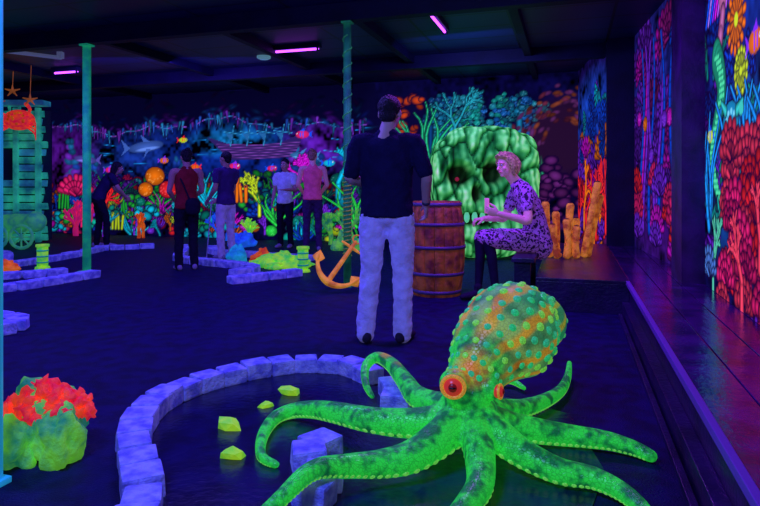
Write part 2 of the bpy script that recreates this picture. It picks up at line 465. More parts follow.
# ---- right wall panels
def panel(name, p0, p1, h, seed, base, fn):
    L = (Vector(p1)-Vector(p0)).length
    c = Cv(L, h, 0.012, base, seed)
    fn(c, L)
    c.mesh(name, Vector(p0), Vector(p1)-Vector(p0), m_mural)
DZ = 0.30
def paintA(c, L):   # x=0 far end; grows towards the viewer
    c.ell(L*.5, 2.2, 2.4, 1.2, (.005, .04, .40), .9); c.ell(L*.4, .9, 2, .9, (.005, .12, .5), .9); c.mul_noise(1.0)
    for i in range(90):
        x = c.r.uniform(0, L); z = c.r.uniform(.1, 2.7)
        cc = dim(c.r.choice([BLUE, VIO, CYAN, BLUE, TEAL]), c.r.uniform(.2, .65))
        if c.r.random() < .7: c.fan(x, z, c.r.uniform(.15, .35), cc, 7, ang=c.r.uniform(0, 6.28))
        else: c.kelp(x, z, c.r.uniform(.4, .9), cc, .05)
    for i in range(16):
        ph = i*.12
        c.stroke([(.05+.10*i+.15*math.sin(t*2+ph), 2.9-t*.45) for t in np.linspace(0, 1.6, 14)], .055, .025, c.r.choice([VIO, MAG, BLUE, (.5, .1, .9), (.4, .2, 1)]), .01)
    c.ell(.62, 2.30, .13, .17, (.55, .16, .35), .1, shade=.5)
    c.stroke([(.62, 2.15), (.55, 2.0), (.45, 1.8)], .07, .09, (.5, .14, .35), .012)
    pts = [(.42+.16*math.sin(t*2.2), 1.85-t*.36) for t in np.linspace(0, 3.2, 26)]
    c.stroke(pts, .15, .05, (.02, .55, .28), .015)
    for i, p in enumerate(pts):
        for k in (-1, 0, 1): c.ell(p[0]+k*.05+.02*(i % 2), p[1], .028, .022, (.10, 1, .4), .4)
    c.fan(.45, .75, .25, TEAL, 7, ang=-1.6, spread=.7)
    for cx, cz, rr, cc in ((1.0, 2.0, .22, ORANGE), (1.12, 1.62, .14, YEL), (2.0, 2.1, .3, ORANGE), (2.8, 1.9, .3, MAG)):
        for row in (1, .65):
            for k in range(14):
                a = k*math.pi/7+row
                c.stroke([(cx, cz), (cx+rr*row*math.cos(a), cz+rr*row*math.sin(a))], .014, .034, dim(cc, row), .008)
        c.ell(cx, cz, rr*.25, rr*.25, YEL, .2)
    for x, z, h in ((.15, .5, 1.3), (.75, .9, .9), (1.25, .8, 1.1), (1.7, .7, 1.2), (2.3, .7, 1.3)):
        c.fronds(x, z, h*.8, (.01, .35, .95), 6, .5, .05)
    c.ell(.85, 1.30, .24, .17, (.003, 0, .03), .05); c.ell(.85, 1.30, .22, .155, (.01, .4, .7), .05, shade=.6)
    for k in range(9): c.ell(.85+.12*math.cos(k*.7)*(k > 0), 1.30+.08*math.sin(k*.7)*(k > 0), .035, .028, (.2, .8, .9), .3)
    for a in (.5, 2.4, 3.9, 5.5): c.stroke([(.85+.2*math.cos(a), 1.30+.14*math.sin(a)), (.85+.36*math.cos(a), 1.30+.25*math.sin(a))], .045, .02, (.03, .6, .5), .01)
    c.ell(1.13, 1.37, .06, .05, (.05, .7, .5), .1)
    for z0 in (1.0, .8, .6, .4, .2, .0):
        for i in range(int(9*(L-.3)/2)):
            x = .40+z0*.35+c.r.uniform(0, L)
            if x > L: continue
            cc = dim(c.r.choice([PINK, RED, PINK, (1, .05, .12)]), c.r.uniform(.65, 1))
            c.fan(x, z0+c.r.uniform(-.12, .05), c.r.uniform(.18, .28), cc, 7, w=.055)
    for i in range(5): c.coral(c.r.uniform(.6, L), c.r.uniform(0, .5), c.r.uniform(.5, .8), (1, .06, .12), 4, .6, .045)
    c.coral(.3, 0, .6, (.1, .7, .4), 4); c.fan(.15, .1, .25, (.1, .3, .9), 8)
    c.fish(1.45, 1.75, .3, ORANGE, VIO, 1); c.fish(.2, 1.25, .2, YEL, BLUE, -1)
def paintB(c, L):
    c.ell(L*.5, 1.0, 2, 1.3, (.12, .005, .35), .9); c.ell(L*.4, 2.3, 1.8, .8, (.02, .03, .4), .9); c.mul_noise(.9)
    for i in range(46):
        c.fan(c.r.uniform(0, L), c.r.uniform(0, 2.6), c.r.uniform(.2, .45), dim(c.r.choice([VIO, MAG, BLUE, VIO, (.5, .02, .4)]), c.r.uniform(.2, .5)), 8, ang=c.r.uniform(.6, 2.6))
    for i in range(10):
        x = c.r.uniform(0, L); ph = c.r.uniform(0, 6)
        c.stroke([(x+.15*math.sin(ph+t*2), .3+t) for t in np.linspace(0, 2.3, 16)], .08, .03, dim(c.r.choice([MAG, VIO, PINK, BLUE]), .55), .012)
    for i in range(16):
        c.fan(c.r.uniform(0, L), c.r.uniform(0, .9), c.r.uniform(.25, .4), dim(c.r.choice([RED, PINK, MAG, VIO]), .65), 9)
    for i in range(5): c.brain(c.r.uniform(0, L), c.r.uniform(.9, 2.3), .12, dim(c.r.choice([MAG, CYAN, ORANGE, VIO]), .6))
def paintC(c, L):
    c.ell(L*.5, .8, 2, .9, (.4, .01, .15), .9); c.ell(L*.5, 2.3, 2, .8, (.01, .08, .7), .9); c.mul_noise(.9)
    for i in range(34):
        c.fan(c.r.uniform(0, L), c.r.uniform(.2, 1.8), c.r.uniform(.25, .5), dim(c.r.choice([PINK, RED, ORANGE, MAG, VIO]), c.r.uniform(.4, .9)), 8, ang=c.r.uniform(.9, 2.3))
    for i in range(12):
        c.fan(c.r.uniform(0, L), c.r.uniform(1.7, 2.7), c.r.uniform(.2, .4), dim(c.r.choice([CYAN, VIO, BLUE, BLUE]), c.r.uniform(.3, .8)), 8, ang=c.r.uniform(0, 6))
    for i in range(6): c.coral(c.r.uniform(0, L), c.r.uniform(0, .5), 1.1, c.r.choice([RED, ORANGE, PINK]), 4, .6)
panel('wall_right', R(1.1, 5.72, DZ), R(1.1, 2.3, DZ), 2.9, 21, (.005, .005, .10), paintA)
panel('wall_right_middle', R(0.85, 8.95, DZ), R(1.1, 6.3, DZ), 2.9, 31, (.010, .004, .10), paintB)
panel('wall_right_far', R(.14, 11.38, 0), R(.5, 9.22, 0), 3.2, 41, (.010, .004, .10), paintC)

# ------------------------------------------------------------------ room shell
m_floor = neon('floor_carpet', (.007, .003, .085), (.0035, .0015, .042), emit=0.0, rough=.6, nscale=9, bump=.5, bscale=120, spec=.12)
m_dark = neon('dark_paint', (.006, .004, .045), (.004, .003, .028), emit=0, rough=.6, nscale=3, bump=.2, bscale=40, spec=.2)
m_dpurple = neon('purple_paint', (.05, .006, .13), (.02, .004, .06), emit=0.04, rough=.4, nscale=4, bump=.2, bscale=30)
def slab(name, u0, u1, v0, v1, z0, z1, mat, bev=0.0):
    mb = MB(); mb.box(R((u0+u1)/2, (v0+v1)/2, (z0+z1)/2), ((u1-u0)/2, (v1-v0)/2, (z1-z0)/2), YAW_ROOM, 0, bev)
    return mb.build(name, [mat], smooth=False)
slab('floor', -14, 3, -2, 11.6, -.1, 0, m_floor)
m_ceil, nt, b = new_mat('ceiling_panels')
tc = nt.nodes.new('ShaderNodeTexCoord')
mpn = nt.nodes.new('ShaderNodeMapping'); mpn.inputs['Rotation'].default_value = (0, 0, -YAW_ROOM)
br = nt.nodes.new('ShaderNodeTexBrick'); br.offset = 0
br.inputs['Color1'].default_value = (.006, .012, .085, 1); br.inputs['Color2'].default_value = (.010, .015, .12, 1)
br.inputs['Mortar'].default_value = (.001, .001, .010, 1)
br.inputs['Scale'].default_value = 1; br.inputs['Brick Width'].default_value = 1.2; br.inputs['Row Height'].default_value = .6
br.inputs['Mortar Size'].default_value = .02
nt.links.new(tc.outputs['Object'], mpn.inputs['Vector']); nt.links.new(mpn.outputs[0], br.inputs['Vector']); nt.links.new(br.outputs['Color'], b.inputs['Base Color'])
b.inputs['Roughness'].default_value = .5
slab('ceiling', -14, 3, -2, 11.6, HC, HC+.1, m_ceil)
slab('wall_left', -13.6, -13.4, -2, 11.6, 0, HC, m_dark)
slab('trim_pillar_near', .92, 1.25, 5.73, 6.28, DZ, HC, m_dpurple)
slab('trim_pillar_far', .5, 1.25, 8.97, 9.2, DZ, HC, m_dark)
for i, v in enumerate((6.37, 9.3)):
    slab('trim_beam_%d' % (i+1), -13.3, 1.05, v-.07, v+.07, 3.0, HC, m_dark)
for i, u in enumerate((-9.0, -6.06, -4.2, -2.4, -.6)):
    slab('trim_joist_%d' % (i+1), u-.05, u+.05, 6.45, 11.3, 3.08, HC, m_dark)
m_deck = neon('deck_boards', (.07, .008, .18), (.022, .004, .07), emit=0.0, rough=.14, nscale=5, bump=.12, bscale=30, spec=1.0)
m_riser = neon('deck_riser', (.025, .004, .08), (.010, .002, .04), emit=0.0, rough=.3, nscale=5, bump=.25, bscale=40, spec=.5)
mb = MB()
def rbox(mb, u0, u1, v0, v1, z0, z1, mi=0, bev=0.004):
    mb.box(R((u0+u1)/2, (v0+v1)/2, (z0+z1)/2), ((u1-u0)/2, (v1-v0)/2, (z1-z0)/2), YAW_ROOM, mi, bev)
rbox(mb, .5, 1.3, 1.0, 9.2, 0, DZ-.03, 2)
for k in range(4):
    rbox(mb, .5+k*.2, .5+k*.2+.195, 1.0, 9.2, DZ-.03, DZ)
rbox(mb, -.3, .498, 5.7, 9.2, 0, DZ-.03, 2); rbox(mb, -.3, .498, 5.7, 9.2, DZ-.03, DZ, 2)
rbox(mb, .44, .5, 1.0, 5.68, 0, .12, 2); rbox(mb, .47, .5, 1.0, 5.68, DZ-.03, DZ+.008, 1)
rbox(mb, .40, .43, 1.0, 5.6, 0, .03, 2)
mb.build('deck', [m_deck, plain('deck_edge_trim', (.16, .04, .42), .5, .04), m_riser], smooth=False)

# dark bed inside the ring of stones
m_pond = neon('pond_water', (.005, .003, .075), (.002, .001, .03), emit=0, rough=.25, nscale=6, bump=.12, bscale=30, spec=.4)
ringp = [(-.03, 3.42), (-.21, 3.62), (-.49, 3.66), (-.72, 3.54), (-.93, 3.34), (-1.07, 3.06), (-1.06, 2.77), (-.97, 2.5), (-.85, 2.28), (-.76, 2.08), (-.72, 1.85), (.6, 1.85), (.9, 2.4), (.95, 3.0), (.5, 3.4)]
mb = MB(); n = len(ringp)
mb.add([(x, y, .006) for x, y in ringp]+[(x, y, 0) for x, y in ringp], [tuple(reversed(range(n)))]+[(i, (i+1) % n, n+(i+1) % n, n+i) for i in range(n)])
mb.build('pond', [m_pond], smooth=False)

# posts
m_post = neon('post_green', (.02, .62, .26), (.01, .36, .26), emit=.22, nscale=8)
m_rope = neon('rope_green', (.05, .55, .14), (.02, .22, .08), emit=.14, nscale=20)
m_rope2 = neon('rope_yellow', (.35, .42, .04), (.08, .32, .06), emit=.12, nscale=20)
def post(name, x, y, r, z, mat, rope=False):
    mb = MB()
    mb.tube([(x, y, 0.0), (x, y, z)], [r, r], seg=20, sub=1, cap=False)
    mb.box((x, y, .012), (r*1.5, r*1.5, .012), YAW_ROOM, 0, .003); mb.box((x, y, z-.012), (r*1.3, r*1.3, .012), YAW_ROOM, 0, .003)
    if rope:
        pts = [(x+(r+.004)*math.cos(t), y+(r+.004)*math.sin(t), 1.3+t*.028) for t in np.linspace(0, 55, 330)]
        mb.tube(pts, [.008]*330, seg=6, sub=1, mi=1)
        pts = [(x+(r+.003)*math.cos(t), y+(r+.003)*math.sin(t), .35+t*.0075) for t in np.linspace(0, 125, 800)]
        mb.tube(pts, [.008]*800, seg=6, sub=1, mi=2)
    return mb.build(name, [mat, m_rope, m_rope2])
post('support_post', -3.86, 7.9, .052, 3.0, m_post)
post('support_post', -.37, 6.8, .044, 3.0, neon('post_dark', (.02, .34, .14), (.01, .14, .10), emit=.12), True)
post('support_post', -1.475, 2.30, .026, 3.19, neon('post_cyan', (.03, .5, .8), (.02, .4, .8), emit=.35, nscale=3))

# ------------------------------------------------------------------ ceiling lamps
m_tube = plain('uv_tube', (.3, .05, 1), .5, 5.0, (.42, .05, 1.0))
m_tube.cycles.emission_sampling = 'AUTO'
m_fix = plain('lamp_housing', (.03, .03, .08), .5)
def lamp(name, c, d, L):
    mb = MB(); c = Vector(c); d = Vector(d).normalized(); a = c-d*L/2; b_ = c+d*L/2
    yaw = math.atan2(d.y, d.x)
    mb.box(c+Vector((0, 0, .045)), (L/2+.04, .05, .03), yaw, 1, .005)
    mb.tube([a, b_], [.016, .016], seg=10, sub=1, mi=0)
    for p in (a, b_): mb.box(p, (.012, .03, .03), yaw, 1, .003)
    return mb.build(name, [m_tube, m_fix])
D = R(0, 1); S = R(1, 0)
lamp('ceiling_lamp', (.70, 7.3, 3.12), D, .9)
lamp('ceiling_lamp', (-1.28, 8.8, 3.12), S, .8)
lamp('ceiling_lamp', (-5.5, 10.5, 3.12), S, .5)
mb = MB(); mb.tube([(-5.6, 8.6, 3.1), (-4.9, 9.2, 3.1)], [.03, .03], seg=10, sub=1)
mb.box((-5.6, 8.6, 3.14), (.04, .04, .05), 0, 0, .004); mb.box((-4.9, 9.2, 3.14), (.04, .04, .05), 0, 0, .004)
mb.build('ceiling_conduit', [plain('conduit', (.3, .35, .7), .5, .15)])
mb = MB(); mb.tube([(-1.85, 9.55, 3.2), (-1.85, 9.55, 3.17), (-1.85, 9.55, 3.15)], [.11, .11, .07], seg=24, sub=1, cap=False)
mb.build('smoke_detector', [plain('detector', (.25, .6, .8), .5, .25)])

def area(name, loc, size, power, colr, target=None):
    l = bpy.data.lights.new(name, 'AREA'); l.shape = 'RECTANGLE'; l.size = size[0]; l.size_y = size[1]
    l.energy = power; l.color = colr
    o = bpy.data.objects.new(name, l); col.objects.link(o); o.location = loc
    t = Vector(target) if target else Vector((loc[0], loc[1], 0))
    o.rotation_euler = (t-Vector(loc)).to_track_quat('-Z', 'Y').to_euler()
UV = (.15, .09, 1.0)
area('uv_light_front', (-1.2, .8, 3.0), (.8, .3), 110, (.20, .27, 1.0), (.2, 3.2, .3))
area('uv_light_mid', (-1.4, 5.0, 3.0), (1.2, .3), 85, UV)
area('uv_light_left', (-4.5, 6.0, 3.0), (2, .4), 100, UV)
area('uv_light_right', (.95, 5.2, 3.0), (1.0, .25), 80, (.35, .05, 1.0))
area('uv_light_back', (-3.5, 9.3, 2.98), (3, .4), 75, UV, (-3.5, 11.5, 0))
area('uv_light_skull', (1.0, 7.8, 3.0), (1.2, .3), 42, (.18, .22, 1.0), (1.6, 9.3, .8))
w = bpy.data.worlds.new('World'); scene.world = w; w.use_nodes = True
w.node_tree.nodes['Background'].inputs[0].default_value = (.07, .04, 1.0, 1)
w.node_tree.nodes['Background'].inputs[1].default_value = .12

# ------------------------------------------------------------------ stone curbs
m_stone = neon('curb_stone', (.36, .36, 1.0), (.13, .13, .70), emit=.07, nscale=14, bump=.6, bscale=60)
def curb(name, paths, w=.085, h=.09, bl=.19):
    mb = MB()
    for pth in paths:
        P = np.array([(x, y, 0) for x, y in pth], float)
        P, _ = catmull(P, np.zeros((len(P), 2)), 12) if len(P) > 2 else (np.linspace(P[0], P[1], 30), 0)
        d = np.concatenate([[0], np.cumsum(np.linalg.norm(np.diff(P, axis=0), axis=1))])
        n = max(1, int(round(d[-1]/bl)))
        for i in range(n):
            s0 = d[-1]*i/n; s1 = d[-1]*(i+1)/n
            a = np.array([np.interp(s0, d, P[:, k]) for k in range(3)]); b_ = np.array([np.interp(s1, d, P[:, k]) for k in range(3)])
            m = (a+b_)/2; t = b_-a; L = np.linalg.norm(t)
            hh = h*rnd.uniform(.92, 1.08)
            mb.box((m[0], m[1], hh/2), (L/2-.007, w*rnd.uniform(.93, 1.05), hh/2), math.atan2(t[1], t[0])+rnd.uniform(-.04, .04), 0, .012, jit=.006)
    return mb.build(name, [m_stone], smooth=False)
curb('stone_curb', [[(-.03, 3.45), (-.21, 3.68), (-.49, 3.72), (-.75, 3.6), (-.99, 3.38), (-1.13, 3.08), (-1.12, 2.77), (-1.02, 2.49), (-.90, 2.27), (-.82, 2.08), (-.78, 1.85)],
                    [(.05, 3.33), (.09, 3.17), (.07, 3.02)], [(-.20, 2.62), (-.31, 2.50), (-.27, 2.36)], [(-.21, 2.33), (-.20, 2.24), (-.26, 2.10)]], bl=.16, w=.072)
curb('stone_curb', [[(-3.6, 5.1), (-3.17, 5.0), (-2.92, 4.85), (-2.88, 4.65), (-3.1, 4.5), (-3.5, 4.45)]])
curb('stone_curb', [[(-4.6, 6.1), (-4.07, 6.42), (-3.75, 7.0), (-3.55, 7.5)], [(-5.6, 8.1), (-5.2, 8.26), (-4.9, 9.3), (-4.86, 10.4)],
                    [(-5.4, 7.4), (-4.6, 7.3), (-4.05, 7.75)]], bl=.26)
curb('stone_curb', [[(-3.5, 10.7), (-3.25, 9.9), (-3.0, 9.0), (-2.3, 8.5), (-1.85, 8.2), (-1.65, 7.9), (-1.85, 7.5)], [(-1.75, 6.95), (-1.4, 7.25), (-1.02, 7.6)],
                    [(-2.95, 10.6), (-2.7, 9.9), (-1.9, 9.5), (-1.0, 9.1)]], bl=.26)
curb('stone_curb', [[(-5.0, 10.5), (-4.5, 10.7), (-4.1, 10.9)], [(-6.6, 10.0), (-6.0, 9.6), (-5.6, 9.0)]], bl=.26)

# ------------------------------------------------------------------ rocks and stones
def boulder(mb, c, r, amp=.25, mi=0, sub=3):
    bm = bmesh.new(); bmesh.ops.create_icosphere(bm, subdivisions=sub, radius=1)
    o = Vector((rnd.uniform(0, 50),)*3)
    V = []
    for v in bm.verts:
        k = 1+amp*nz.noise(v.co*1.6+o)*1.6+amp*.4*nz.noise(v.co*5+o)
        p = v.co*k
        V.append(Vector((p.x*r[0]+c[0], p.y*r[1]+c[1], max(p.z*r[2]+c[2], 0))))
    bm.verts.index_update()
    F = [[v.index for v in f.verts] for f in bm.faces]; bm.free()
    mb.add(V, F, mi)
m_ystone = neon('stone_yellow', (.50, .95, .03), (.20, .75, .04), emit=.42, nscale=12)
for x, y, r in ((-.70, 2.82, .062), (-.615, 2.51, .058), (-.49, 3.27, .062), (-.59, 3.09, .04)):
    mb = MB(); boulder(mb, (x, y, r*.4), (r, r*.75, r*.6), .55, 0, 1)
    mb.build('painted_stone', [m_ystone], smooth=False)
m_red = neon('coral_red', (1, .07, .015), (.75, .01, .05), emit=.5, nscale=14, bump=.9, bscale=40)
m_lgreen = neon('rock_green', (.22, .90, .06), (.02, .32, .14), emit=.28, nscale=9, bump=.9, bscale=35)
mb = MB()
boulder(mb, (-1.46, 2.60, .12), (.15, .11, .15), .35, 1, 4); boulder(mb, (-1.33, 2.48, .09), (.095, .09, .14), .3, 1, 4)
boulder(mb, (-1.49, 2.47, .08), (.08, .08, .12), .3, 1, 4)
for i in range(130):
    a = rnd.uniform(0, 6.28); q = .19*math.sqrt(rnd.random())
    x = -1.43+math.cos(a)*q; y = 2.58+math.sin(a)*q*.55
    boulder(mb, (x, y, .29-q*.55+rnd.uniform(-.03, .02)), (.025, .025, .028), .7, 0, 2)
mb.build('coral_rock', [m_red, m_lgreen])
m_cy = neon('rock_cyan', (.02, .6, .75), (.01, .3, .6), emit=.25, nscale=8, bump=.7)
m_or = neon('rock_orange', (1, .22, .01), (.7, .05, .01), emit=.35, nscale=8, bump=.7)
m_pk = neon('coral_pink', (.9, .02, .14), (.6, .01, .2), emit=.4, nscale=6, bump=.6)
m_ye = neon('coral_yellow', (.40, .95, .03), (.06, .7, .08), emit=.4, nscale=10, bump=.6)
m_bl = neon('coral_blue', (.02, .22, .95), (.02, .08, .7), emit=.3, nscale=6, bump=.6)
m_mg = neon('coral_violet', (.40, .03, .95), (.18, .02, .7), emit=.3, nscale=6, bump=.6)
def rockpile(name, x, y, w_, h, mat, n=7):
    mb = MB()
    for i in range(n):
        a = rnd.uniform(0, 6.28); q = w_*.5*math.sqrt(rnd.random())
        hh = h*(1-q/w_*1.2)*rnd.uniform(.7, 1)
        boulder(mb, (x+math.cos(a)*q, y+math.sin(a)*q*.6, hh*.35), (w_*.28, w_*.22, hh*.6), .4, 0, 3)
    return mb.build(name, [mat])
rockpile('painted_rock', -2.15, 9.0, .32, .34, m_cy); rockpile('painted_rock', -1.72, 9.0, .3, .28, m_or)
rockpile('painted_rock', -1.38, 8.4, .6, .30, m_ye, 16); rockpile('painted_rock', -5.0, 8.0, .3, .2, m_or)
rockpile('painted_rock', -2.6, 11.2, .4, .45, m_bl); rockpile('painted_rock', -.6, 10.6, .45, .55, m_lgreen)

def bush(mb, base, h, mi=0, depth=4, r=None, spread=.55, flat=None):
    def brn(p, d, l, r, k):
        q = p+d*l
        mb.tube([p, (p+q)/2+Vector((rnd.uniform(-1, 1), rnd.uniform(-1, 1), 0))*l*.06, q], [r, r*.95, r*.85], seg=7, sub=2, mi=mi)
        if k:
            for _ in range(rnd.choice((2, 3, 3))):
                nd = (d+Vector((rnd.uniform(-1, 1), rnd.uniform(-1, 1), rnd.uniform(-.3, .6)))*spread*1.5).normalized()
                nd.z = max(nd.z, .05)
                if flat is not None: nd = (nd - flat*nd.dot(flat)*.7).normalized()
                brn(q, nd, l*rnd.uniform(.65, .9), r*.78, k-1)
    brn(Vector(base), Vector((0, 0, 1)), h*.26, r or h*.06, depth)
def coral_obj(name, u, v, h, mat, z=0.0, n=1, w_=.3, depth=4):
    mb = MB()
    for i in range(n): bush(mb, R(u+rnd.uniform(-w_, w_)*(n > 1), v+rnd.uniform(-.1, .1)*(n > 1), z), h*rnd.uniform(.8, 1.1), 0, depth, flat=D)
    return mb.build(name, [mat])
coral_obj('branch_coral', -10.6, 10.8, .85, m_pk, n=3); coral_obj('branch_coral', -8.7, 10.8, .7, m_or, n=2)
coral_obj('branch_coral', -7.0, 10.9, .6, m_bl, n=2); coral_obj('branch_coral', -6.0, 10.8, .6, m_ye, n=2)
coral_obj('branch_coral', -4.3, 10.8, .8, m_lgreen, n=2); coral_obj('branch_coral', -9.7, 10.8, .5, m_mg, n=2)

# ------------------------------------------------------------------ orange tube sponge on deck
mb = MB()
for (x, y, h, lx) in ((1.98, 7.0, .62, -.05), (2.08, 7.1, .5, .0), (2.20, 7.0, .60, .02), (2.30, 7.12, .42, .03), (2.38, 7.0, .85, .16), (2.04, 6.9, .36, -.05), (2.26, 6.9, .34, .0), (2.46, 7.1, .7, .14), (2.14, 6.88, .42, 0)):
    P, _ = mb.tube([(x, y, DZ+.03), (x+lx*.4+rnd.uniform(-.02, .02), y, DZ+h*.5), (x+lx, y, DZ+h)], [.042, .036, .046], seg=14, cap=True, cs=.6)
    mb.ell((x+lx, y, DZ+h+.038), (.028, .028, .012), mi=1)
    for k in range(7): mb.ell((x+lx*k/7+rnd.uniform(-.035, .035), y-.03, DZ+h*k/7+.05), (.012, .010, .022), mi=0, seg=8)
mb.build('tube_sponge', [neon('sponge_orange', (1, .36, .04), (.40, .07, .02), emit=.30, nscale=12, bump=.8, bscale=50), plain('sponge_hole', (.15, .03, .02))])

# ------------------------------------------------------------------ skull rock
mb = MB()
cx, cy = 1.62, 9.55
for dx, dz, rx, rz in ((0, 1.2, .74, .80), (-.52, 1.25, .30, .62), (.52, 1.2, .32, .74), (0, 1.72, .62, .33), (0, .5, .66, .5)):
    mb.ell((cx+dx, cy, dz), (rx, .45, rz), seg=32, pw=.62)
V, F = remesh(mb, .024, 5)
V = np.array(V)
C = np.zeros_like(V)
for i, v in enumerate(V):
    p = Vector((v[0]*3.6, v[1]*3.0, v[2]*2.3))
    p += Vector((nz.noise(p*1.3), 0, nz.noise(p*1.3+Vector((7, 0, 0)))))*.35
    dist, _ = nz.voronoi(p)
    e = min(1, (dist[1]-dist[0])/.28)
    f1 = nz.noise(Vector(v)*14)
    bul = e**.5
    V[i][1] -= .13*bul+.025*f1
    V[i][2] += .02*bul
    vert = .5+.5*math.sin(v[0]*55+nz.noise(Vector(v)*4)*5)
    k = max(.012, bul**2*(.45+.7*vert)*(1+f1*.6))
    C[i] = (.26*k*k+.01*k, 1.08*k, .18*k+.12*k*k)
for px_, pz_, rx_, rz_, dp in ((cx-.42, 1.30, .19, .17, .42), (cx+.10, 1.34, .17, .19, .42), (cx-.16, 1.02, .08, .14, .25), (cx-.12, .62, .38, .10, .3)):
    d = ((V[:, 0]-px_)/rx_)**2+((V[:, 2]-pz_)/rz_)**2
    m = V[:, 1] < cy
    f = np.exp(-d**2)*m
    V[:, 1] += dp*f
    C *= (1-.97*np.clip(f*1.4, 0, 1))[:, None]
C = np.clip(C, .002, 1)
V[:, 2] = np.maximum(V[:, 2], 0)
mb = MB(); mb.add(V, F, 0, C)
mb.ell((cx-.42, cy-.2, 1.24), (.035, .035, .035), mi=1, c=(1, .1, .3))
for k in range(6): mb.ell((cx-.42+k*.12, cy-.42, .66), (.045, .05, .09), mi=0, c=(.15, .8, .4), seg=10)
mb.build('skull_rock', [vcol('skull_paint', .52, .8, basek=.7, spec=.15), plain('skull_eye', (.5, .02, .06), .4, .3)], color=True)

# ------------------------------------------------------------------ barrel
m_bar = neon('barrel_wood', (.42, .11, .04), (.14, .025, .04), emit=.14, nscale=9, bump=.6, bscale=40)
m_band = plain('barrel_band', (.10, .08, .22), .4, .03)
def barrel(name, x, y, r, h):
    mb = MB(); n = 18
    for i in range(n):
        a0 = 2*math.pi*i/n+.012; a1 = 2*math.pi*(i+1)/n-.012
        V = []; F = []
        K = 9
        for k in range(K):
            t = k/(K-1); rr = r*(.84+.16*math.sin(math.pi*t))
            for (a, q) in ((a0, rr), (a1, rr), (a1, rr-.02), (a0, rr-.02)):
                V.append((x+q*math.cos(a), y+q*math.sin(a), h*t))
        for k in range(K-1):
            for j in range(4):
                l = (j+1) % 4
                F.append((k*4+j, k*4+l, k*4+4+l, k*4+4+j))
        F.append((3, 2, 1, 0)); F.append(tuple((K-1)*4+j for j in range(4)))
        mb.add(V, F, 0)
    for t in (.03, .22, .5, .74, .95):
        rr = r*(.84+.16*math.sin(math.pi*t))+.006
        mb.tube([(x, y, h*t), (x, y, h*t+.035)], [rr, rr*1.0], seg=36, sub=1, cap=False, mi=1)
    mb.tube([(x, y, h-.05), (x, y, h-.02)], [r*.84, r*.84], seg=30, sub=1, cap=False, mi=0)
    return mb.build(name, [m_bar, m_band])
barrel('barrel', .60, 6.35, .30, .98)

# ------------------------------------------------------------------ anchor on the floor, tipped over toward the post
mb = MB()
a0 = Vector((-.55, 6.36, .13)); a1 = Vector((-.27, 6.60, .52))
mb.tube([a0, (a0+a1)/2, a1], [.030, .026, .020], seg=10)
up = (a1-a0).normalized(); ax = Vector((.85, 0, -.45)); ax = (ax-up*ax.dot(up)).normalized()
pts = []
for t in np.linspace(-1, 1, 13):
    pts.append(a0+ax*(.25*math.sin(t*1.3))+up*(.26*(1-math.cos(t*1.3)))-up*.01)
mb.tube(pts, [.014+.026*(1-abs(t)) for t in np.linspace(-1, 1, 13)], seg=10)
for s_ in (0, -1):
    p = Vector(pts[s_]); q = Vector(pts[s_+1 if s_ == 0 else -2]); d = (p-q).normalized()
    mb.tube([p-d*.07, p-d*.02, p+d*.06], [(.02, .012), (.070, .014), (.004, .004)], side=Vector((0, 1, 0)).cross(d), seg=10, sub=2)
    mb.tube([p-d*.07, p-d*.02, p+d*.06], [(.012, .02), (.014, .05), (.004, .004)], side=Vector((0, 1, 0)).cross(d), seg=10, sub=2)
st = a0+up*.46; sd_ = ax
mb.tube([st-sd_*.12, st, st+sd_*.12], [.012, .018, .012], seg=8)
rg = [a1+up*.04+up*(.05*math.sin(t))+ax*(.05*math.cos(t)) for t in np.linspace(0, 6.28, 16)]
mb.tube(rg, [.009]*16, seg=6, sub=1)
mb.build('anchor', [neon('anchor_paint', (.95, .42, .03), (.55, .16, .02), emit=.34, nscale=10, bump=.4)])

# ------------------------------------------------------------------ short tee posts
def bollard(name, x, y):
    mb = MB()
    mb.tube([(x, y, 0), (x, y, .3)], [.07, .07], seg=16, sub=1, cap=False)
    mb.tube([(x, y, .30), (x, y, .335)], [.085, .085], seg=16, sub=1, cap=False)
    mb.tube([(x, y, 0), (x, y, .03)], [.1, .09], seg=16, sub=1, cap=False)
    for k in range(3): mb.tube([(x, y, .08+k*.08), (x, y, .1+k*.08)], [.076, .076], seg=16, sub=1, cap=False, mi=1)
    mb.build(name, [m_ye, m_post])
bollard('tee_marker_post', -4.64, 8.25); bollard('tee_marker_post', -1.02, 7.95)

# ------------------------------------------------------------------ shipwreck hut on the left
m_plank = neon('plank_green', (.04, .75, .38), (.01, .18, .20), emit=.26, nscale=3, bump=.8, bscale=18)
m_plank2 = neon('plank_teal', (.04, .50, .55), (.02, .14, .30), emit=.2, nscale=3, bump=.8, bscale=18)
mb = MB()
x0, x1, yy = -8.6, -6.75, 12.1
for i in range(17):
    z = .10+i*.155
    gap = (8 <= i <= 11)
    sx0, sx1 = x0, x1+rnd.uniform(-.10, .06)
    if gap:
        mb.box(((x0-7.95)/2, yy, z), ((-7.95-x0)/2, .04, .065), rnd.uniform(-.01, .01), i % 2, .01, jit=.012)
        mb.box(((-7.3+sx1)/2, yy, z), ((sx1+7.3)/2, .04, .065), rnd.uniform(-.01, .01), i % 2, .01, jit=.012)
    else:
        mb.box(((sx0+sx1)/2, yy, z), ((sx1-sx0)/2, .04, .065), rnd.uniform(-.01, .01), 1 if i % 4 == 3 else 0, .01, jit=.014)
for x in (x0+.1, -7.95, -7.3, x1-.1):
    mb.box((x, yy-.07, 1.35), (.05, .04, 1.35), 0, 0, .015, jit=.01)
mb.box(((x0+x1)/2, yy-.12, 2.78), (1.02, .16, .05), 0, 1, .01)
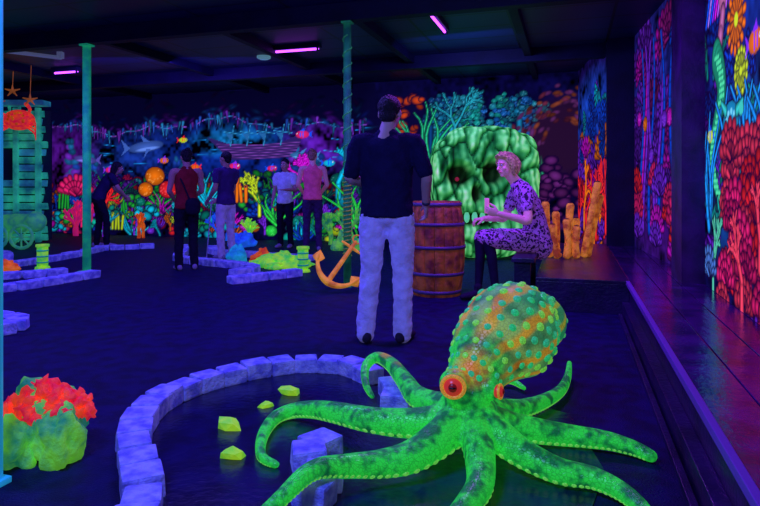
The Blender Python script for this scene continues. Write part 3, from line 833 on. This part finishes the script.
mb.box((-7.62, yy+.12, 1.6), (.36, .03, .35), 0, 2, .005)
mb.box((-7.62, yy+.08, 1.35), (.95, .03, 1.3), 0, 2, .005)
for k in range(9): mb.tube([(x0+.2*k, yy-.12, 2.7), (x0+.2*k+.03, yy-.14, 2.55-.1*(k % 3))], [.03, .01], seg=6, sub=1, mi=0)
mb.build('wooden_hut', [m_plank, m_plank2, plain('hut_inside', (.01, .02, .06))], smooth=False)
mb = MB()
mb.ell((-7.05, 11.72, 2.42), (.3, .2, .2), seg=24, mi=0)
for k in range(14):
    a = rnd.uniform(0, 6.28); q = rnd.uniform(0, .8)
    mb.ell((-7.05+.28*q*math.cos(a), 11.72-.2*math.sqrt(1-q*q*.9), 2.42+.18*q*math.sin(a)), (.035, .02, .03), mi=1, seg=8)
for s_ in (-1, 1):
    for k in range(4):
        b0 = Vector((-7.05+s_*.2, 11.67, 2.35-.03*k)); mb.tube([b0, b0+Vector((s_*.16, -.05, .04-.05*k)), b0+Vector((s_*.2, -.08, -.12-.04*k))], [.02, .016, .006], seg=6, mi=0)
    b0 = Vector((-7.05+s_*.2, 11.62, 2.5)); mb.tube([b0, b0+Vector((s_*.12, -.08, .1)), b0+Vector((s_*.06, -.1, .2))], [.02, .03, .04], seg=8, mi=0)
mb.build('crab_figure', [m_red, m_or])
mb = MB()
for (x, z) in ((-6.25, 2.75), (-5.95, 2.6), (-6.5, 2.55)):
    for k in range(5):
        a = k*2*math.pi/5+.3
        mb.tube([(x, 10.2, z), (x+.13*math.cos(a), 10.2, z+.10*math.sin(a))], [.026, .008], seg=7, sub=1)
    mb.tube([(x, 10.2, z), (x+.02, 10.2, 3.18)], [.006, .006], seg=5, sub=1)
mb.build('starfish_mobile', [neon('starfish_orange', (.8, .22, .03), emit=.2)])
mb = MB()
mb.tube([(-6.9, 11.0, .42), (-6.6, 10.9, .45), (-6.3, 10.8, .48), (-6.2, 10.78, .49)], [.19, .18, .15, .19], seg=18, sub=3)
mb.ell((-6.12, 10.75, .49), (.05, .11, .11), mi=1)
for dx in (0, -.45):
    rg = [(-6.35+dx+.2*math.cos(t), 10.62, .23+.2*math.sin(t)) for t in np.linspace(0, 6.283, 20)]
    mb.tube(rg, [.03]*20, seg=8, sub=1)
    for k in range(4):
        a = k*math.pi/4; mb.tube([(-6.35+dx-.2*math.cos(a), 10.62, .23-.2*math.sin(a)), (-6.35+dx+.2*math.cos(a), 10.62, .23+.2*math.sin(a))], [.015, .015], seg=6, sub=1)
mb.build('cannon', [neon('cannon_green', (.08, .7, .18), (.03, .35, .25), emit=.2), plain('bore', (.01, .01, .02))])

# ------------------------------------------------------------------ octopus
OC_T = [
 ([(.33, 2.60, .15), (.22, 2.58, .13), (.08, 2.60, .12), (-.06, 2.64, .12), (-.20, 2.74, .11), (-.32, 2.86, .08), (-.43, 2.92, .05), (-.50, 2.84, .045), (-.52, 2.66, .040), (-.49, 2.48, .032), (-.42, 2.42, .022)], .078, .016),
 ([(.33, 2.68, .15), (.24, 2.80, .13), (.17, 2.92, .13), (.13, 3.05, .15), (.06, 3.27, .175), (-.02, 3.41, .17), (-.08, 3.34, .14), (-.075, 3.20, .09), (-.04, 3.12, .05)], .07, .014),
 ([(.34, 2.56, .15), (.24, 2.42, .13), (.12, 2.32, .10), (.00, 2.28, .09), (-.12, 2.22, .11), (-.24, 2.12, .14), (-.34, 1.99, .10), (-.46, 1.88, .03)], .085, .020),
 ([(.38, 2.52, .15), (.39, 2.42, .13), (.385, 2.30, .085), (.36, 2.17, .065), (.30, 2.06, .055), (.22, 1.95, .045), (.12, 1.88, .035), (.02, 1.88, .03)], .082, .020),
 ([(.42, 2.54, .15), (.48, 2.45, .13), (.56, 2.38, .09), (.68, 2.29, .06), (.80, 2.24, .055), (.88, 2.14, .045), (.90, 2.0, .035), (.84, 1.9, .03)], .082, .018),
 ([(.44, 2.60, .14), (.56, 2.62, .10), (.70, 2.63, .07), (.84, 2.62, .055), (.98, 2.58, .05), (1.07, 2.53, .04), (1.12, 2.48, .03)], .075, .026),
 ([(.42, 2.68, .15), (.56, 2.80, .10), (.70, 2.92, .065), (.84, 3.05, .055), (.97, 3.22, .05), (1.07, 3.42, .06), (1.13, 3.58, .09)], .065, .014),
 ([(.40, 2.72, .14), (.45, 2.95, .08), (.50, 3.2, .05), (.60, 3.38, .045), (.74, 3.42, .035), (.80, 3.32, .025)], .065, .012),
]
mb = MB()
paths = []
for pts, r0, r1 in OC_T:
    n = len(pts)
    rad = [r0+(r1-r0)*(i/(n-1))**.8 for i in range(n)]
    pts = [(p[0], p[1], max(p[2], rad[i]*.95)) for i, p in enumerate(pts)]
    P, Rr = mb.tube(pts, rad, seg=16, sub=6)
    paths.append((P, Rr[:, 0]))
MA = [(.37, 2.60, .24), (.41, 2.64, .31), (.50, 2.74, .40), (.60, 2.82, .455), (.69, 2.88, .48), (.76, 2.92, .485)]
MR = (.10, .115, .185, .227, .207, .145)
mb.tube(MA, list(MR), seg=28, sub=5)
mb.ell((.375, 2.60, .15), (.14, .13, .12), seg=24); mb.ell((.37, 2.56, .25), (.10, .09, .09), seg=20)
mb.ell((.315, 2.525, .315), (.068, .065, .062), seg=16); mb.ell((.465, 2.55, .285), (.05, .055, .05), seg=16)
V, F = remesh(mb, .007, 6)
A = np.array(MA[1]); B = np.array(MA[5]); AB = B-A
t = (V-A)@AB/(AB@AB)
ax_ = AB/np.linalg.norm(AB); e1 = np.cross(ax_, [0, 0, 1]); e1 /= np.linalg.norm(e1); e2 = np.cross(e1, ax_)
rel = V-A; ang = np.arctan2(rel@e2, rel@e1)
man = np.clip((t-.05)/.2, 0, 1)*(V[:, 2] > .2)
n1 = np.array([nz.noise(Vector(v)*14) for v in V]); n2 = np.array([nz.noise(Vector(v)*45) for v in V])
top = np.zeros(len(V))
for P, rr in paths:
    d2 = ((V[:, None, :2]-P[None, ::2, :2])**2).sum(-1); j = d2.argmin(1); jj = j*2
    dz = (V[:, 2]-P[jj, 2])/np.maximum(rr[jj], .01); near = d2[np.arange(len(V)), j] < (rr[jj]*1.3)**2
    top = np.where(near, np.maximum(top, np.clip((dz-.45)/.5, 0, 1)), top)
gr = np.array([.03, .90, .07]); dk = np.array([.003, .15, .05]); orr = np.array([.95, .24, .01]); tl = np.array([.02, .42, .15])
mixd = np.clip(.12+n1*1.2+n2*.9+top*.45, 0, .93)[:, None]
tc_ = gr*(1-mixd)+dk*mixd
st = np.clip(np.cos(ang*9+n1*1.2)*1.4-.1, 0, 1)[:, None]
low = np.clip(1.35-1.0*t, 0, 1)[:, None]
mc = tl*(.6+.5*np.clip(.5+n1[:, None], 0, 1))
mc = mc*(1-st*.85)+(orr*low+np.array([.35, .75, .03])*.8*(1-low))*st*.85
yl = np.array([.60, .55, .02]); side_ = np.clip(1-abs(t-.30)*2.2, 0, 1)[:, None]*.6
mc = mc*(1-side_)+yl*side_*np.clip(.6+n1[:, None], 0, 1)+mc*side_*.3
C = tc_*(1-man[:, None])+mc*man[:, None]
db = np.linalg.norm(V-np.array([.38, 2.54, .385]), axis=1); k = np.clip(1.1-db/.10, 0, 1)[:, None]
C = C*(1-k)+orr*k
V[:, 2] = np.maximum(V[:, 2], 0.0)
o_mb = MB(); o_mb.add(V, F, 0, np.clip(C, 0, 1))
Pm, Rm = catmull(np.array(MA), np.array([[r, r] for r in MR]), 8)
for i in range(6, len(Pm), 3):
    T_ = Pm[min(i+1, len(Pm)-1)]-Pm[i-1]; T_ /= np.linalg.norm(T_)
    x = np.cross(T_, [0, 0, 1]); x /= np.linalg.norm(x); y = np.cross(x, T_)
    n = 18
    for j in range(n):
        a = 2*math.pi*(j+.5*((i//3) % 2))/n
        nn = x*math.cos(a)+y*math.sin(a)
        p = Pm[i]+nn*(Rm[i][0]-.004)
        if p[2] < .3: continue
        s_ = .011+.009*(Rm[i][0]/.22)
        rot = Vector(nn).to_track_quat('Z', 'Y').to_matrix()
        o_mb.ell(p, (s_, s_, s_*.6), rot=rot, seg=10, c=((.04, .65, .25), (.25, .95, .10), (.03, .75, .20))[(i+j) % 3])
for k in range(40):
    v = Vector((rnd.gauss(0, 1), rnd.gauss(0, 1), rnd.gauss(0, 1))).normalized()
    c0 = Vector(MA[5])
    if v.dot(Vector(ax_)) < .2: continue
    o_mb.ell(c0+v*.142, (.014, .014, .009), rot=v.to_track_quat('Z', 'Y').to_matrix(), seg=8, c=(.08, .75, .22))
for P, rr in paths:
    d = np.concatenate([[0], np.cumsum(np.linalg.norm(np.diff(P, axis=0), axis=1))]); s0 = .12
    while s0 < d[-1]-.02:
        p = np.array([np.interp(s0, d, P[:, k]) for k in range(3)]); r = np.interp(s0, d, rr)
        q = np.array([np.interp(s0+.01, d, P[:, k]) for k in range(3)]); T_ = (q-p)/np.linalg.norm(q-p)
        x = np.cross(T_, [0, 0, 1]); x /= np.linalg.norm(x)
        for sg in (-1, 1):
            nn = Vector(x*sg*.80+np.array([0, 0, -.60])).normalized()
            pp = Vector(p)+nn*r*.95
            if pp.z > .012: o_mb.ell(pp, (r*.24, r*.24, r*.12), rot=nn.to_track_quat('Z', 'Y').to_matrix(), seg=10, c=(.22, 1, .12))
        s0 += r*.62
def eye(c0, look, r):
    look = Vector(look).normalized(); c0 = Vector(c0); rot = look.to_track_quat('Z', 'Y').to_matrix()
    rp = [c0+rot @ Vector((r*1.08*math.cos(t), r*.98*math.sin(t), r*.35)) for t in np.linspace(0, 6.283, 25)]
    o_mb.tube(rp, [r*.20]*25, seg=8, sub=1, c=(.9, .42, .04))
    o_mb.ell(c0, (r, r, r*.9), rot=rot, seg=20, mi=1)
    o_mb.ell(c0+look*r*.62, (r*.50, r*.50, r*.36), rot=rot, seg=16, mi=3)
    o_mb.ell(c0+look*r*.84, (r*.36, r*.14, r*.18), rot=rot, seg=12, mi=2)
eye((.302, 2.470, .322), (-.22, -1, .10), .043)
eye((.495, 2.515, .285), (.85, -.45, .1), .028)
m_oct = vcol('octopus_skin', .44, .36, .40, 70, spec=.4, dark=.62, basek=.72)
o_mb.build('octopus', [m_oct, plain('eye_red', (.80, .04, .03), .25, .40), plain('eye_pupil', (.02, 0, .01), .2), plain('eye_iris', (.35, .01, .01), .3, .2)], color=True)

# ------------------------------------------------------------------ people
SK = neon('skin', (.46, .28, .34), (.40, .22, .30), emit=.02, nscale=3, bump=.1)
M_eye = plain('eye_white', (.8, .8, .9), .3); M_pup = plain('pupil', (.01, .01, .02), .2); M_lip = plain('lips', (.6, .12, .16), .5)
def fabric(name, c, emit=0.02, k=.75): return neon(name, c, tuple(x*k for x in c), emit=emit, rough=.9, nscale=12, bump=.35, bscale=90, spec=.1)
HAIR_D = neon('hair_dark', (.015, .010, .03), (.006, .004, .015), emit=0, nscale=40, bump=.8, bscale=120)
HAIR_L = neon('hair_auburn', (.35, .14, .18), (.16, .05, .09), emit=.05, nscale=40, bump=.8, bscale=120)
HAIR_B = neon('hair_blonde', (.62, .40, .24), (.26, .13, .12), emit=.14, nscale=40, bump=.8, bscale=120)

def hand(mb, wr, d, n, th, curl=.5, s=1.0):
    wr = Vector(wr); d = Vector(d).normalized(); n = Vector(n); n = (n-d*n.dot(d)).normalized()
    th = Vector(th); th = (th-d*th.dot(d)-n*th.dot(n)).normalized()
    mb.tube([wr-d*.03*s, wr, wr+d*.04*s, wr+d*.085*s], [(.026*s, .02*s), (.026*s, .02*s), (.04*s, .016*s), (.04*s, .014*s)], side=th, seg=14)
    for i, (o, L) in enumerate(((.030, .072), (.0105, .080), (-.0095, .074), (-.029, .058))):
        p = wr+d*(.085-.004*abs(i-1))*s+th*o*s; dd = d.copy(); pts = [p-d*.015*s, p]
        c = curl*(.7+.12*i)
        for ph in (.45, .30, .25):
            dd = (Matrix.Rotation(c, 3, d.cross(n)) @ dd).normalized()
            p = p+dd*L*ph*s; pts.append(p)
        mb.tube(pts, [.0095*s, .0092*s, .0085*s, .0078*s, .0066*s], seg=8, sub=2)
    p = wr+d*.022*s+th*.026*s; d1 = (d*.65+th*.65+n*.35).normalized(); d2 = (d*.9+th*.15+n*.5).normalized()
    mb.tube([p-d1*.01*s, p, p+d1*.04*s, p+d1*.04*s+d2*.03*s, p+d1*.04*s+d2*.055*s], [.013*s, .013*s, .0115*s, .010*s, .0075*s], seg=8, sub=2)

def lerp(a, b, t): return Vector(a)*(1-t)+Vector(b)*t

def person(name, J, mats, right, hfwd, vox=.011, s=1.0, sleeve='short', bottoms='pants', hair='short', curl=.45, w=1.0, wst=.142, lw=1.0, extra=None, strap=False):
    right = Vector(right).normalized()
    out = MB()
    ml = [mats['skin'], mats['top'], mats['bottom'], mats['shoe'], mats['hair'], M_eye, M_pup, M_lip, mats.get('extra', M_pup)]
    def flush(mb, mi, v, sm=4, disp=0, ds=.1):
        V, F = remesh(mb, v, sm, disp, ds); out.add(V, F, mi)
    pel, wa, ch, up_, nk, hd = [Vector(J[k]) for k in ('pel', 'waist', 'chest', 'up', 'neck', 'head')]
    bodyf = Vector((0, 0, 1)).cross(right).normalized()
    hf = Vector(hfwd).normalized(); hu0 = (hd-nk).normalized(); hu = (Vector((0, 0, 1))*.75+hu0*.25).normalized()
    hr = hf.cross(hu).normalized(); hf = hu.cross(hr).normalized()
    rot = Matrix((hr, hf, hu)).transposed()
    def H(x, y, z): return hd+rot @ (Vector((x, y, z))*s)
    mb = MB()
    def E(c, r, m=mb, seg=18): m.ell(H(*c), tuple(x*s for x in r), rot=rot, seg=seg)
    E((0, -.012, .022), (.076, .094, .088)); E((0, .022, -.045), (.058, .062, .070)); E((0, .058, -.092), (.026, .022, .02))
    E((0, .070, .022), (.052, .018, .012)); E((.035, .058, -.03), (.024, .02, .022)); E((-.035, .058, -.03), (.024, .02, .022))
    E((0, .078, -.062), (.024, .013, .016))
    mb.tube([H(0, .078, .015), H(0, .094, -.012), H(0, .106, -.030)], [.009*s, .010*s, .014*s], seg=10)
    for sg in (-1, 1): E((sg*.078, -.008, -.008), (.010, .020, .032))
    mb.tube([nk-(hd-nk)*.5, nk, H(0, -.012, -.07), H(0, -.01, 0)], [.068*s, .056*s, .053*s, .053*s], seg=16)
    flush(mb, 0, .0065 if vox < .012 else .010, 3)
    for sg in (-1, 1):
        out.ell(H(sg*.029, .076, .004), (.0125*s, .0125*s, .009*s), rot=rot, seg=12, mi=5)
        out.ell(H(sg*.029, .086, .004), (.006*s, .004*s, .006*s), rot=rot, seg=10, mi=6)
        out.tube([H(sg*.014, .088, .024), H(sg*.03, .089, .028), H(sg*.046, .078, .022)], [.003*s, .0035*s, .002*s], seg=6, mi=4)
    out.tube([H(-.022, .084, -.062), H(0, .092, -.060), H(.022, .084, -.062)], [(.002*s, .003*s), (.006*s, .007*s), (.002*s, .003*s)], seg=8, mi=7)
    mb = MB()
    E((0, -.024, .040), (.085, .097, .088), mb); E((0, -.055, -.020), (.066, .052, .06), mb)
    if hair == 'bob':
        for sg in (-1, 1): mb.tube([H(sg*.03, .02, .115), H(sg*.084, .012, .05), H(sg*.094, -.01, -.02), H(sg*.084, -.01, -.09)], [.024*s, .034*s, .036*s, .020*s], seg=10)
        mb.tube([H(0, -.09, .06), H(0, -.108, -.01), H(0, -.09, -.09)], [(.07*s, .03*s), (.09*s, .045*s), (.065*s, .025*s)], side=hr, seg=12)
        mb.tube([H(-.06, .055, .085), H(0, .07, .100), H(.06, .055, .085)], [.020*s]*3, seg=8)
    if hair == 'long':
        mb.tube([H(0, -.08, .05), H(0, -.10, -.03), H(0, -.095, -.13), H(0, -.085, -.24)], [(.065*s, .03*s), (.08*s, .035*s), (.075*s, .03*s), (.04*s, .015*s)], side=hr, seg=12)
        for sg in (-1, 1): mb.tube([H(sg*.04, .0, .10), H(sg*.085, -.02, .03), H(sg*.082, -.04, -.06), H(sg*.07, -.06, -.15)], [.02*s, .024*s, .026*s, .012*s], seg=8)
    if hair == 'bun': E((0, -.09, .10), (.04, .04, .04), mb)
    flush(mb, 4, .008 if vox < .012 else .012, 2, .008*s, .02)
    mb = MB()
    seat = pel+(pel-wa).normalized()*.07*s
    tr = [(.172*w, .136), (.166*w, .130), (wst*w, .112), (.168*w, .120), (.165*w, .100), (.085*w, .070)]
    ntop = lerp(up_, nk, .55)
    mb.tube([seat, pel, wa, ch, up_, ntop], [(a*s, b*s) for a, b in tr], side=right, seg=24, cs=.12 if bottoms == 'pants' else 1)
    bmesh_sk = MB()
    for sd in ('L', 'R'):
        sh, el, wr = Vector(J['sh'+sd]), Vector(J['el'+sd]), Vector(J['wr'+sd])
        if strap:
            bmesh_sk.tube([lerp(sh, up_, .6), sh, lerp(sh, el, .5), el], [.05*s, .052*s, .045*s, .038*s], seg=14)
            mb.tube([lerp(up_, sh, .3)+Vector((0, 0, -.02)), lerp(up_, sh, .55)+Vector((0, 0, .01))], [.05*s, .035*s], seg=10, sub=1)
        else:
            mb.tube([lerp(sh, up_, .75), sh, lerp(sh, el, .55)], [.064*s, .068*s, .060*s], seg=16)
            if sleeve == 'elbow': mb.tube([lerp(sh, el, .4), lerp(sh, el, .85)], [.062*s, .058*s], seg=16, cs=1)
        bmesh_sk.tube([lerp(sh, el, .3), lerp(sh, el, .6), el, lerp(el, wr, .3), wr], [.042*s, .043*s, .040*s, .039*s, .026*s], seg=14)
    if bottoms == 'dress':
        for sd in ('L', 'R'):
            hp, kn = Vector(J['hip'+sd]), Vector(J['kn'+sd])
            mb.tube([pel, hp, lerp(hp, kn, .5), lerp(hp, kn, .97)], [.115*s, .115*s, .105*s, .088*s], seg=18)
        mid = lerp(J['hipL'], J['hipR'], .5); mk = lerp(J['knL'], J['knR'], .5)
        mb.tube([mid, lerp(mid, mk, .5), lerp(mid, mk, .93)], [.09*s, .085*s, .06*s], seg=14)
    flush(mb, 1, vox, 5, .016*s, .07)
    flush(bmesh_sk, 0, vox*.8, 3)
    hb = MB()
    for i, sd in enumerate(('L', 'R')):
        el, wr = Vector(J['el'+sd]), Vector(J['wr'+sd])
        d = (wr-el).normalized()
        if 'hd'+sd in J: d = Vector(J['hd'+sd]).normalized()
        sgn = -1 if sd == 'L' else 1
        n = J.get('pn'+sd, -right*sgn); th = J.get('th'+sd, bodyf)
        hand(hb, wr, d, n, th, curl, s*1.02)
    flush(hb, 0, .0038 if vox < .012 else .0055, 2)
    mb = MB()
    if bottoms == 'pants':
        mb.tube([lerp(pel, wa, .3), pel, pel+(pel-wa).normalized()*.06*s], [(.125*s*w, .09*s), (.140*s*w, .103*s), (.146*s*w, .106*s)], side=right, seg=22)
    sb = MB()
    for sd in ('L', 'R'):
        hp, kn, an, to = [Vector(J[k+sd]) for k in ('hip', 'kn', 'an', 'toe')]
        if bottoms == 'pants':
            mb.tube([hp-Vector((0, 0, .02)), lerp(hp, kn, .35), kn, lerp(kn, an, .4), an-Vector((0, 0, .03))], [.090*s*lw, .088*s*lw, .066*s*lw, .063*s*lw, .058*s*lw], seg=18, cs=.4)
        else:
            mb.tube([lerp(hp, kn, .5), kn, lerp(kn, an, .3), an], [.07*s, .056*s, .052*s, .032*s], seg=16)
        f = (to-an); f.z = 0; f.normalize(); g = Vector((an.x, an.y, 0))
        sb.tube([g-f*.05*s+Vector((0, 0, .045*s)), g+Vector((0, 0, .05*s)), g+f*.08*s+Vector((0, 0, .04*s)), g+f*.17*s+Vector((0, 0, .03*s))],
                [(.036*s, .042*s), (.040*s, .048*s), (.048*s, .038*s), (.036*s, .026*s)], side=f.cross(Vector((0, 0, 1))), seg=16)
        sb.tube([an+Vector((0, 0, .03)), g+Vector((0, 0, .05*s))], [.042*s, .04*s], seg=12, sub=1)
    flush(mb, 2, vox, 4, .026*s if bottoms == 'pants' else 0, .06)
    V, F = remesh(sb, .008, 3); V[:, 2] = np.maximum(V[:, 2], 0); out.add(V, F, 3)
    if extra: extra(out, H)
    return out.build(name, ml)

def stand(x, y, yaw, h, over=None):
    k = h/1.75
    L = dict(pel=(0, 0, .96), waist=(0, .01, 1.10), chest=(0, .01, 1.28), up=(0, -.01, 1.41), neck=(0, -.01, 1.50), head=(0, .02, 1.64),
             shL=(-.185, -.01, 1.425), elL=(-.235, -.03, 1.15), wrL=(-.24, .06, .92), shR=(.185, -.01, 1.425), elR=(.235, -.03, 1.15), wrR=(.24, .06, .92),
             hipL=(-.088, 0, .92), knL=(-.10, .02, .50), anL=(-.11, -.03, .09), toeL=(-.13, .15, .03),
             hipR=(.088, 0, .92), knR=(.10, .02, .50), anR=(.11, -.03, .09), toeR=(.13, .15, .03))
    dirs = {}
    for a, b_ in (over or {}).items():
        if a[:2] in ('hd', 'pn', 'th'): dirs[a] = b_
        else: L[a] = b_
    c, s_ = math.cos(yaw), math.sin(yaw)
    J = {a: Vector((x+(p[0]*c-p[1]*s_)*k, y+(p[0]*s_+p[1]*c)*k, p[2]*k)) for a, p in L.items()}
    for a, p in dirs.items(): J[a] = Vector((p[0]*c-p[1]*s_, p[0]*s_+p[1]*c, p[2]))
    return J, Vector((c, s_, 0)), k

J, rt, k = stand(.05, 4.42, -.12, 1.80, dict(
    elR=(.285, -.03, 1.18), wrR=(.275, .12, .97), hdR=(.0, .6, -.8), shR=(.20, -.01, 1.42), shL=(-.20, -.01, 1.42),
    elL=(-.265, -.01, 1.17), wrL=(-.12, .20, 1.10), hdL=(.7, .5, 0),
    hipL=(-.095, 0, .92), knL=(-.115, .0, .50), anL=(-.15, -.05, .09), toeL=(-.22, .12, .03), hipR=(.095, 0, .92), knR=(.115, .02, .5), anR=(.115, -.02, .09), toeR=(.17, .15, .03), head=(.02, .03, 1.635)))
def watch(out, H):
    wr = J['wrR']; el = J['elR']; d = (wr-el).normalized(); p = wr-d*.03
    out.tube([p-d*.012, p+d*.012], [.034, .032], seg=16, sub=1, cap=False, mi=8)
person('standing_man', J, dict(skin=SK, top=fabric('shirt_navy', (.010, .007, .06)), bottom=fabric('jeans_pale', (.40, .36, 1.0), .11, .80), shoe=fabric('shoes_dark', (.03, .02, .06)), hair=HAIR_D, extra=plain('watch', (.05, .05, .1), .3)),
       rt, (.30, .9, -.05), vox=.009, s=k, sleeve='elbow', extra=watch, w=1.13, wst=.165, lw=1.13)

m_leo, nt, b = new_mat('dress_leopard')
tc = nt.nodes.new('ShaderNodeTexCoord'); vo = nt.nodes.new('ShaderNodeTexVoronoi'); vo.inputs['Scale'].default_value = 34
nn_ = nt.nodes.new('ShaderNodeTexNoise'); nn_.inputs['Scale'].default_value = 30
ad = nt.nodes.new('ShaderNodeMixRGB'); ad.inputs[0].default_value = .06
nt.links.new(tc.outputs['Object'], ad.inputs[1]); nt.links.new(nn_.outputs['Color'], ad.inputs[2]); nt.links.new(tc.outputs['Object'], nn_.inputs['Vector'])
nt.links.new(ad.outputs[0], vo.inputs['Vector'])
rp = nt.nodes.new('ShaderNodeValToRGB'); rp.color_ramp.interpolation = 'CONSTANT'
rp.color_ramp.elements[0].color = (.02, .005, .05, 1); rp.color_ramp.elements[1].position = .46; rp.color_ramp.elements[1].color = (.42, .14, .62, 1)
nt.links.new(vo.outputs['Distance'], rp.inputs['Fac']); nt.links.new(rp.outputs['Color'], b.inputs['Base Color'])
nt.links.new(rp.outputs['Color'], b.inputs['Emission Color']); b.inputs['Emission Strength'].default_value = .12; b.inputs['Roughness'].default_value = .9
JW = dict(pel=(1.62, 6.18, .60), waist=(1.59, 6.17, .76), chest=(1.52, 6.16, .95), up=(1.45, 6.15, 1.09), neck=(1.375, 6.14, 1.20), head=(1.285, 6.12, 1.355),
          shL=(1.46, 5.96, 1.08), elL=(1.44, 5.85, .80), wrL=(1.16, 5.88, .87), hdL=(-1, .15, .25), pnL=Vector((0, .9, .3)), thL=Vector((0, 0, 1)),
          shR=(1.44, 6.34, 1.08), elR=(1.32, 6.38, .80), wrR=(1.08, 6.25, .80), hdR=(-1, -.3, -.1), pnR=Vector((0, 0, -1)), thR=Vector((0, -1, 0)),
          hipL=(1.56, 6.07, .58), knL=(1.09, 5.97, .61), anL=(1.14, 5.90, .09), toeL=(.95, 5.86, .03),
          hipR=(1.56, 6.28, .58), knR=(1.05, 6.22, .60), anR=(.99, 6.05, .09), toeR=(.80, 5.98, .03))
def phone(out, H):
    out.box((1.055, 5.925, .945), (.006, .038, .075), .35, 8, .004)
person('seated_woman', JW, dict(skin=neon('skin_pink', (.78, .36, .44), (.68, .30, .40), emit=.12, nscale=3, bump=.1), top=m_leo, bottom=fabric('tights_black', (.012, .01, .04)), shoe=fabric('shoes_black', (.02, .015, .05)), hair=HAIR_B, extra=plain('phone_case', (.9, .25, .5), .4, .3)),
       (0, 1, 0), (-.86, -.46, -.10), vox=.009, s=1.05, sleeve='short', bottoms='dress', hair='bob', extra=phone, curl=.75, w=1.12, wst=.16)
mb = MB()
rbox(mb, -.52, -.31, 5.7, 6.75, .43, .47); rbox(mb, -.50, -.35, 5.75, 5.83, 0, .43); rbox(mb, -.50, -.35, 6.6, 6.68, 0, .43); rbox(mb, -.45, -.40, 5.8, 6.6, .1, .2)
mb.build('bench', [m_riser], smooth=False)

SK2 = neon('skin_dim', (.42, .20, .26), (.34, .15, .22), emit=.03, nscale=3, bump=.1)
blk = fabric('clothes_black', (.010, .008, .03)); shoe2 = fabric('trainers', (.22, .16, .45), .05)
def bag(out, H):
    out.ell((-2.50, 8.02, .86), (.10, .07, .12), mi=8, seg=14, pw=.7)
    out.tube([(-2.52, 7.98, .92), (-2.62, 8.0, 1.15), (-2.75, 8.12, 1.34)], [.012, .012, .012], seg=6, mi=8)
J, rt, k = stand(-2.63, 8.15, .5, 1.63, dict(elR=(.23, .05, 1.15), wrR=(.15, .25, 1.05), elL=(-.23, .05, 1.15), wrL=(-.12, .26, 1.0)))
person('visitor', J, dict(skin=SK2, top=fabric('top_maroon', (.20, .012, .03), .05), bottom=blk, shoe=shoe2, hair=HAIR_D, extra=blk), rt, (-.6, .9, -.25), vox=.013, s=k, hair='bun', strap=True, extra=bag)
def club(out, H):
    out.tube([(-2.66, 9.20, .03), (-2.60, 9.28, .95)], [.009, .009], seg=8, sub=1, mi=8)
    out.box((-2.70, 9.18, .025), (.05, .02, .02), .2, 8, .005)
J, rt, k = stand(-2.40, 9.35, .9, 1.66, dict(wrL=(-.20, .22, .95), wrR=(.05, .30, .97), elR=(.22, .1, 1.15)))
person('visitor', J, dict(skin=SK2, top=fabric('top_violet', (.05, .02, .18), .03), bottom=fabric('trousers_lilac', (.42, .30, .8), .08), shoe=shoe2, hair=HAIR_D, extra=plain('club_metal', (.4, .4, .6), .3)), rt, (-.9, .4, -.3), vox=.013, s=k, extra=club)
J, rt, k = stand(-1.74, 11.0, 2.9, 1.62, dict(elL=(-.24, .05, 1.15), wrL=(-.1, .25, 1.15)))
person('visitor', J, dict(skin=SK2, top=fabric('tee_white', (.36, .36, .85), .12), bottom=blk, shoe=shoe2, hair=HAIR_D), rt, (-.3, -.9, -.1), vox=.013, s=k)
J, rt, k = stand(-1.18, 10.5, .15, 1.76, dict(elR=(.25, .02, 1.15), wrR=(.16, .2, 1.0), elL=(-.25, .02, 1.15), wrL=(-.16, .2, 1.0)))
person('visitor', J, dict(skin=neon('skin_warm', (.7, .26, .44), (.6, .20, .40), emit=.08, nscale=3, bump=.1), top=fabric('top_pink', (.65, .07, .30), .14), bottom=fabric('shorts_dark', (.05, .02, .12)), shoe=shoe2, hair=HAIR_L), rt, (.1, 1, -.1), vox=.013, s=k, hair='bun', strap=True)
J, rt, k = stand(-5.2, 11.1, -1.0, 1.68, dict(waist=(0, .05, 1.09), chest=(0, .14, 1.24), up=(0, .20, 1.35), neck=(0, .26, 1.42), head=(0, .34, 1.53),
        shL=(-.185, .2, 1.36), shR=(.185, .2, 1.36), elL=(-.22, .32, 1.12), elR=(.22, .32, 1.12), wrL=(-.08, .48, .98), wrR=(.08, .48, .95), knR=(.1, .12, .5), anR=(.11, .12, .09), toeR=(.13, .3, .03)))
person('visitor', J, dict(skin=SK2, top=fabric('top_dark', (.02, .012, .08)), bottom=blk, shoe=shoe2, hair=HAIR_D), rt, (.8, .5, -.5), vox=.013, s=k, hair='long')

# ------------------------------------------------------------------ camera
cd = bpy.data.cameras.new('camera'); cam = bpy.data.objects.new('camera', cd); col.objects.link(cam)
cam.location = (0, 0, 1.15); cam.rotation_euler = (math.radians(90), 0, 0)
cd.sensor_width = 36; cd.lens = 600/760*36; cd.shift_y = -(253-185)/760
cd.clip_start = .05
scene.camera = cam
scene.view_settings.view_transform = 'Standard'
